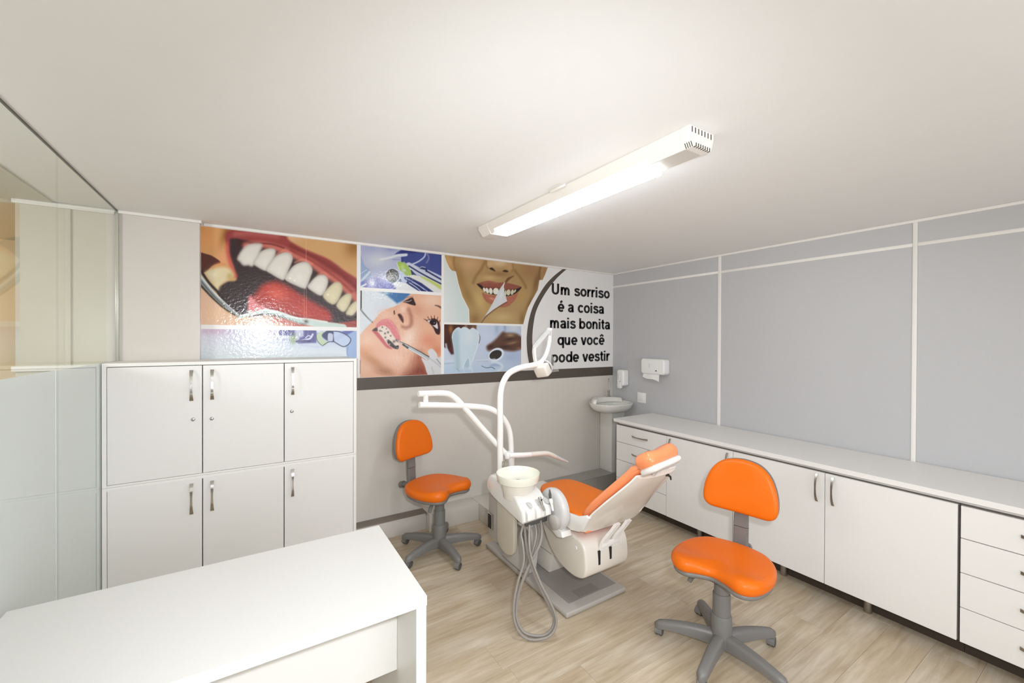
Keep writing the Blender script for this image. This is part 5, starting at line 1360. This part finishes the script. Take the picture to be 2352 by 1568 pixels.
# ---- lettering: bold grotesque letters drawn as strokes (units: height of a capital = 1)
STEM, THIN = 0.232, 0.182
def arc(cx, cy, rx, ry, a0, a1, n=22):
    return [(cx + rx * math.cos(math.radians(a0 + (a1 - a0) * i / n)), cy + ry * math.sin(math.radians(a0 + (a1 - a0) * i / n))) for i in range(n + 1)]
def sm(*pts):
    return [tuple(q) for q in smooth_line(list(pts), 6)]
XH = 0.725
CYO, RYO = XH / 2, XH / 2 - 0.070
def bowl(cx, rx):
    return arc(cx, CYO, rx, RYO, 0, 360, 30)
ARCH = lambda x, w: sm((x, 0.36), (x + 0.04, 0.52), (x + w * 0.38, 0.642), (x + w * 0.72, 0.615), (x + w * 0.96, 0.50), (x + w, 0.36), (x + w, 0.2), (x + w, 0.0))
G = {
    'U': (0.96, [sm((0.12, 1.0), (0.12, 0.7), (0.12, 0.36), (0.19, 0.16), (0.40, 0.075), (0.61, 0.16), (0.68, 0.36), (0.68, 0.7), (0.68, 1.0))]),
    'm': (1.12, [[(0.11, 0), (0.11, XH)], ARCH(0.11, 0.38), ARCH(0.49, 0.38)]),
    'n': (0.78, [[(0.11, 0), (0.11, XH)], ARCH(0.11, 0.44)]),
    'u': (0.78, [[(0.55, 0), (0.55, XH)], [(0.66 - x, XH - y) for x, y in ARCH(0.11, 0.44)]]),
    'r': (0.50, [[(0.11, 0), (0.11, XH)], sm((0.11, 0.34), (0.15, 0.50), (0.25, 0.615), (0.36, 0.640), (0.44, 0.625))]),
    'i': (0.34, [[(0.12, 0), (0.12, XH)], [(0.12, 0.845), (0.12, 1.0)]]),
    'o': (0.80, [bowl(0.37, 0.262)]),
    'b': (0.80, [[(0.11, 0), (0.11, 1.0)], bowl(0.375, 0.262)]),
    'd': (0.80, [[(0.645, 0), (0.645, 1.0)], bowl(0.375, 0.262)]),
    'p': (0.80, [[(0.11, -0.28), (0.11, XH)], bowl(0.375, 0.262)]),
    'q': (0.80, [[(0.645, -0.28), (0.645, XH)], bowl(0.375, 0.262)]),
    'c': (0.72, [arc(0.37, CYO, 0.262, RYO, 38, 322)]),
    'e': (0.77, [arc(0.37, CYO, 0.265, RYO, 0, 318), [(0.10, 0.350), (0.715, 0.350)]]),
    'a': (0.76, [sm((0.11, 0.53), (0.16, 0.615), (0.30, 0.652), (0.46, 0.625), (0.535, 0.52), (0.540, 0.36), (0.545, 0.14), (0.60, 0.0)), sm((0.535, 0.425), (0.42, 0.385), (0.25, 0.355), (0.130, 0.270), (0.130, 0.150), (0.23, 0.075), (0.37, 0.085), (0.49, 0.165), (0.535, 0.29))]),
    's': (0.70, [sm((0.565, 0.535), (0.49, 0.620), (0.34, 0.655), (0.19, 0.620), (0.135, 0.530), (0.20, 0.440), (0.35, 0.385), (0.51, 0.320), (0.570, 0.210), (0.50, 0.105), (0.34, 0.070), (0.17, 0.105), (0.085, 0.205))]),
    't': (0.46, [sm((0.19, 0.93), (0.19, 0.6), (0.19, 0.24), (0.225, 0.115), (0.31, 0.078), (0.40, 0.085)), [(0.0, 0.655), (0.40, 0.655)]]),
    'v': (0.72, [[(0.085, XH), (0.345, 0.0)], [(0.605, XH), (0.345, 0.0)]]),
    ' ': (0.38, []),
}
G['é'] = (G['e'][0], G['e'][1] + [[(0.28, 0.83), (0.50, 0.995)]])
G['ê'] = (G['e'][0], G['e'][1] + [[(0.165, 0.825), (0.37, 0.985), (0.575, 0.825)]])
def ribbon(path):
    P = [Vector((x, y)) for x, y in path]
    n_ = len(P)
    L, R_ = [], []
    for i, q in enumerate(P):
        tg = (P[min(i + 1, n_ - 1)] - P[max(i - 1, 0)]).normalized()
        w = THIN + (STEM - THIN) * abs(tg.y) ** 1.5
        nn = Vector((-tg.y, tg.x)) * (w / 2)
        L.append(q + nn); R_.append(q - nn)
    return [[R_[i], R_[i + 1], L[i + 1], L[i]] for i in range(n_ - 1)]
def lettering(text, x0, x1, base, cap):
    quads, pen = [], 0.0
    for ch in text:
        adv, strokes = G[ch]
        for st_ in strokes:
            quads += [[(v.x + pen, v.y) for v in q] for q in ribbon(st_)]
        pen += adv
    a = min(x for q in quads for x, _ in q); b = max(x for q in quads for x, _ in q)
    kx = (x1 - x0) / (b - a)
    k = 0
    polys = [[(x0 + (x - a) * kx, base + z * cap) for x, z in q] for q in quads]
    return flat_mesh('lettering', polys, MY - 0.0009, 'ink', 'black lettering: ' + text)
for tx_, a, b, z in (('Um sorriso', 2.746, 3.616, 2.152), ('é a coisa', 2.829, 3.526, 1.967), ('mais bonita', 2.725, 3.626, 1.785), ('que você', 2.827, 3.535, 1.602), ('pode vestir', 2.745, 3.622, 1.412)):
    lettering(tx_, a, b, z, 0.120)
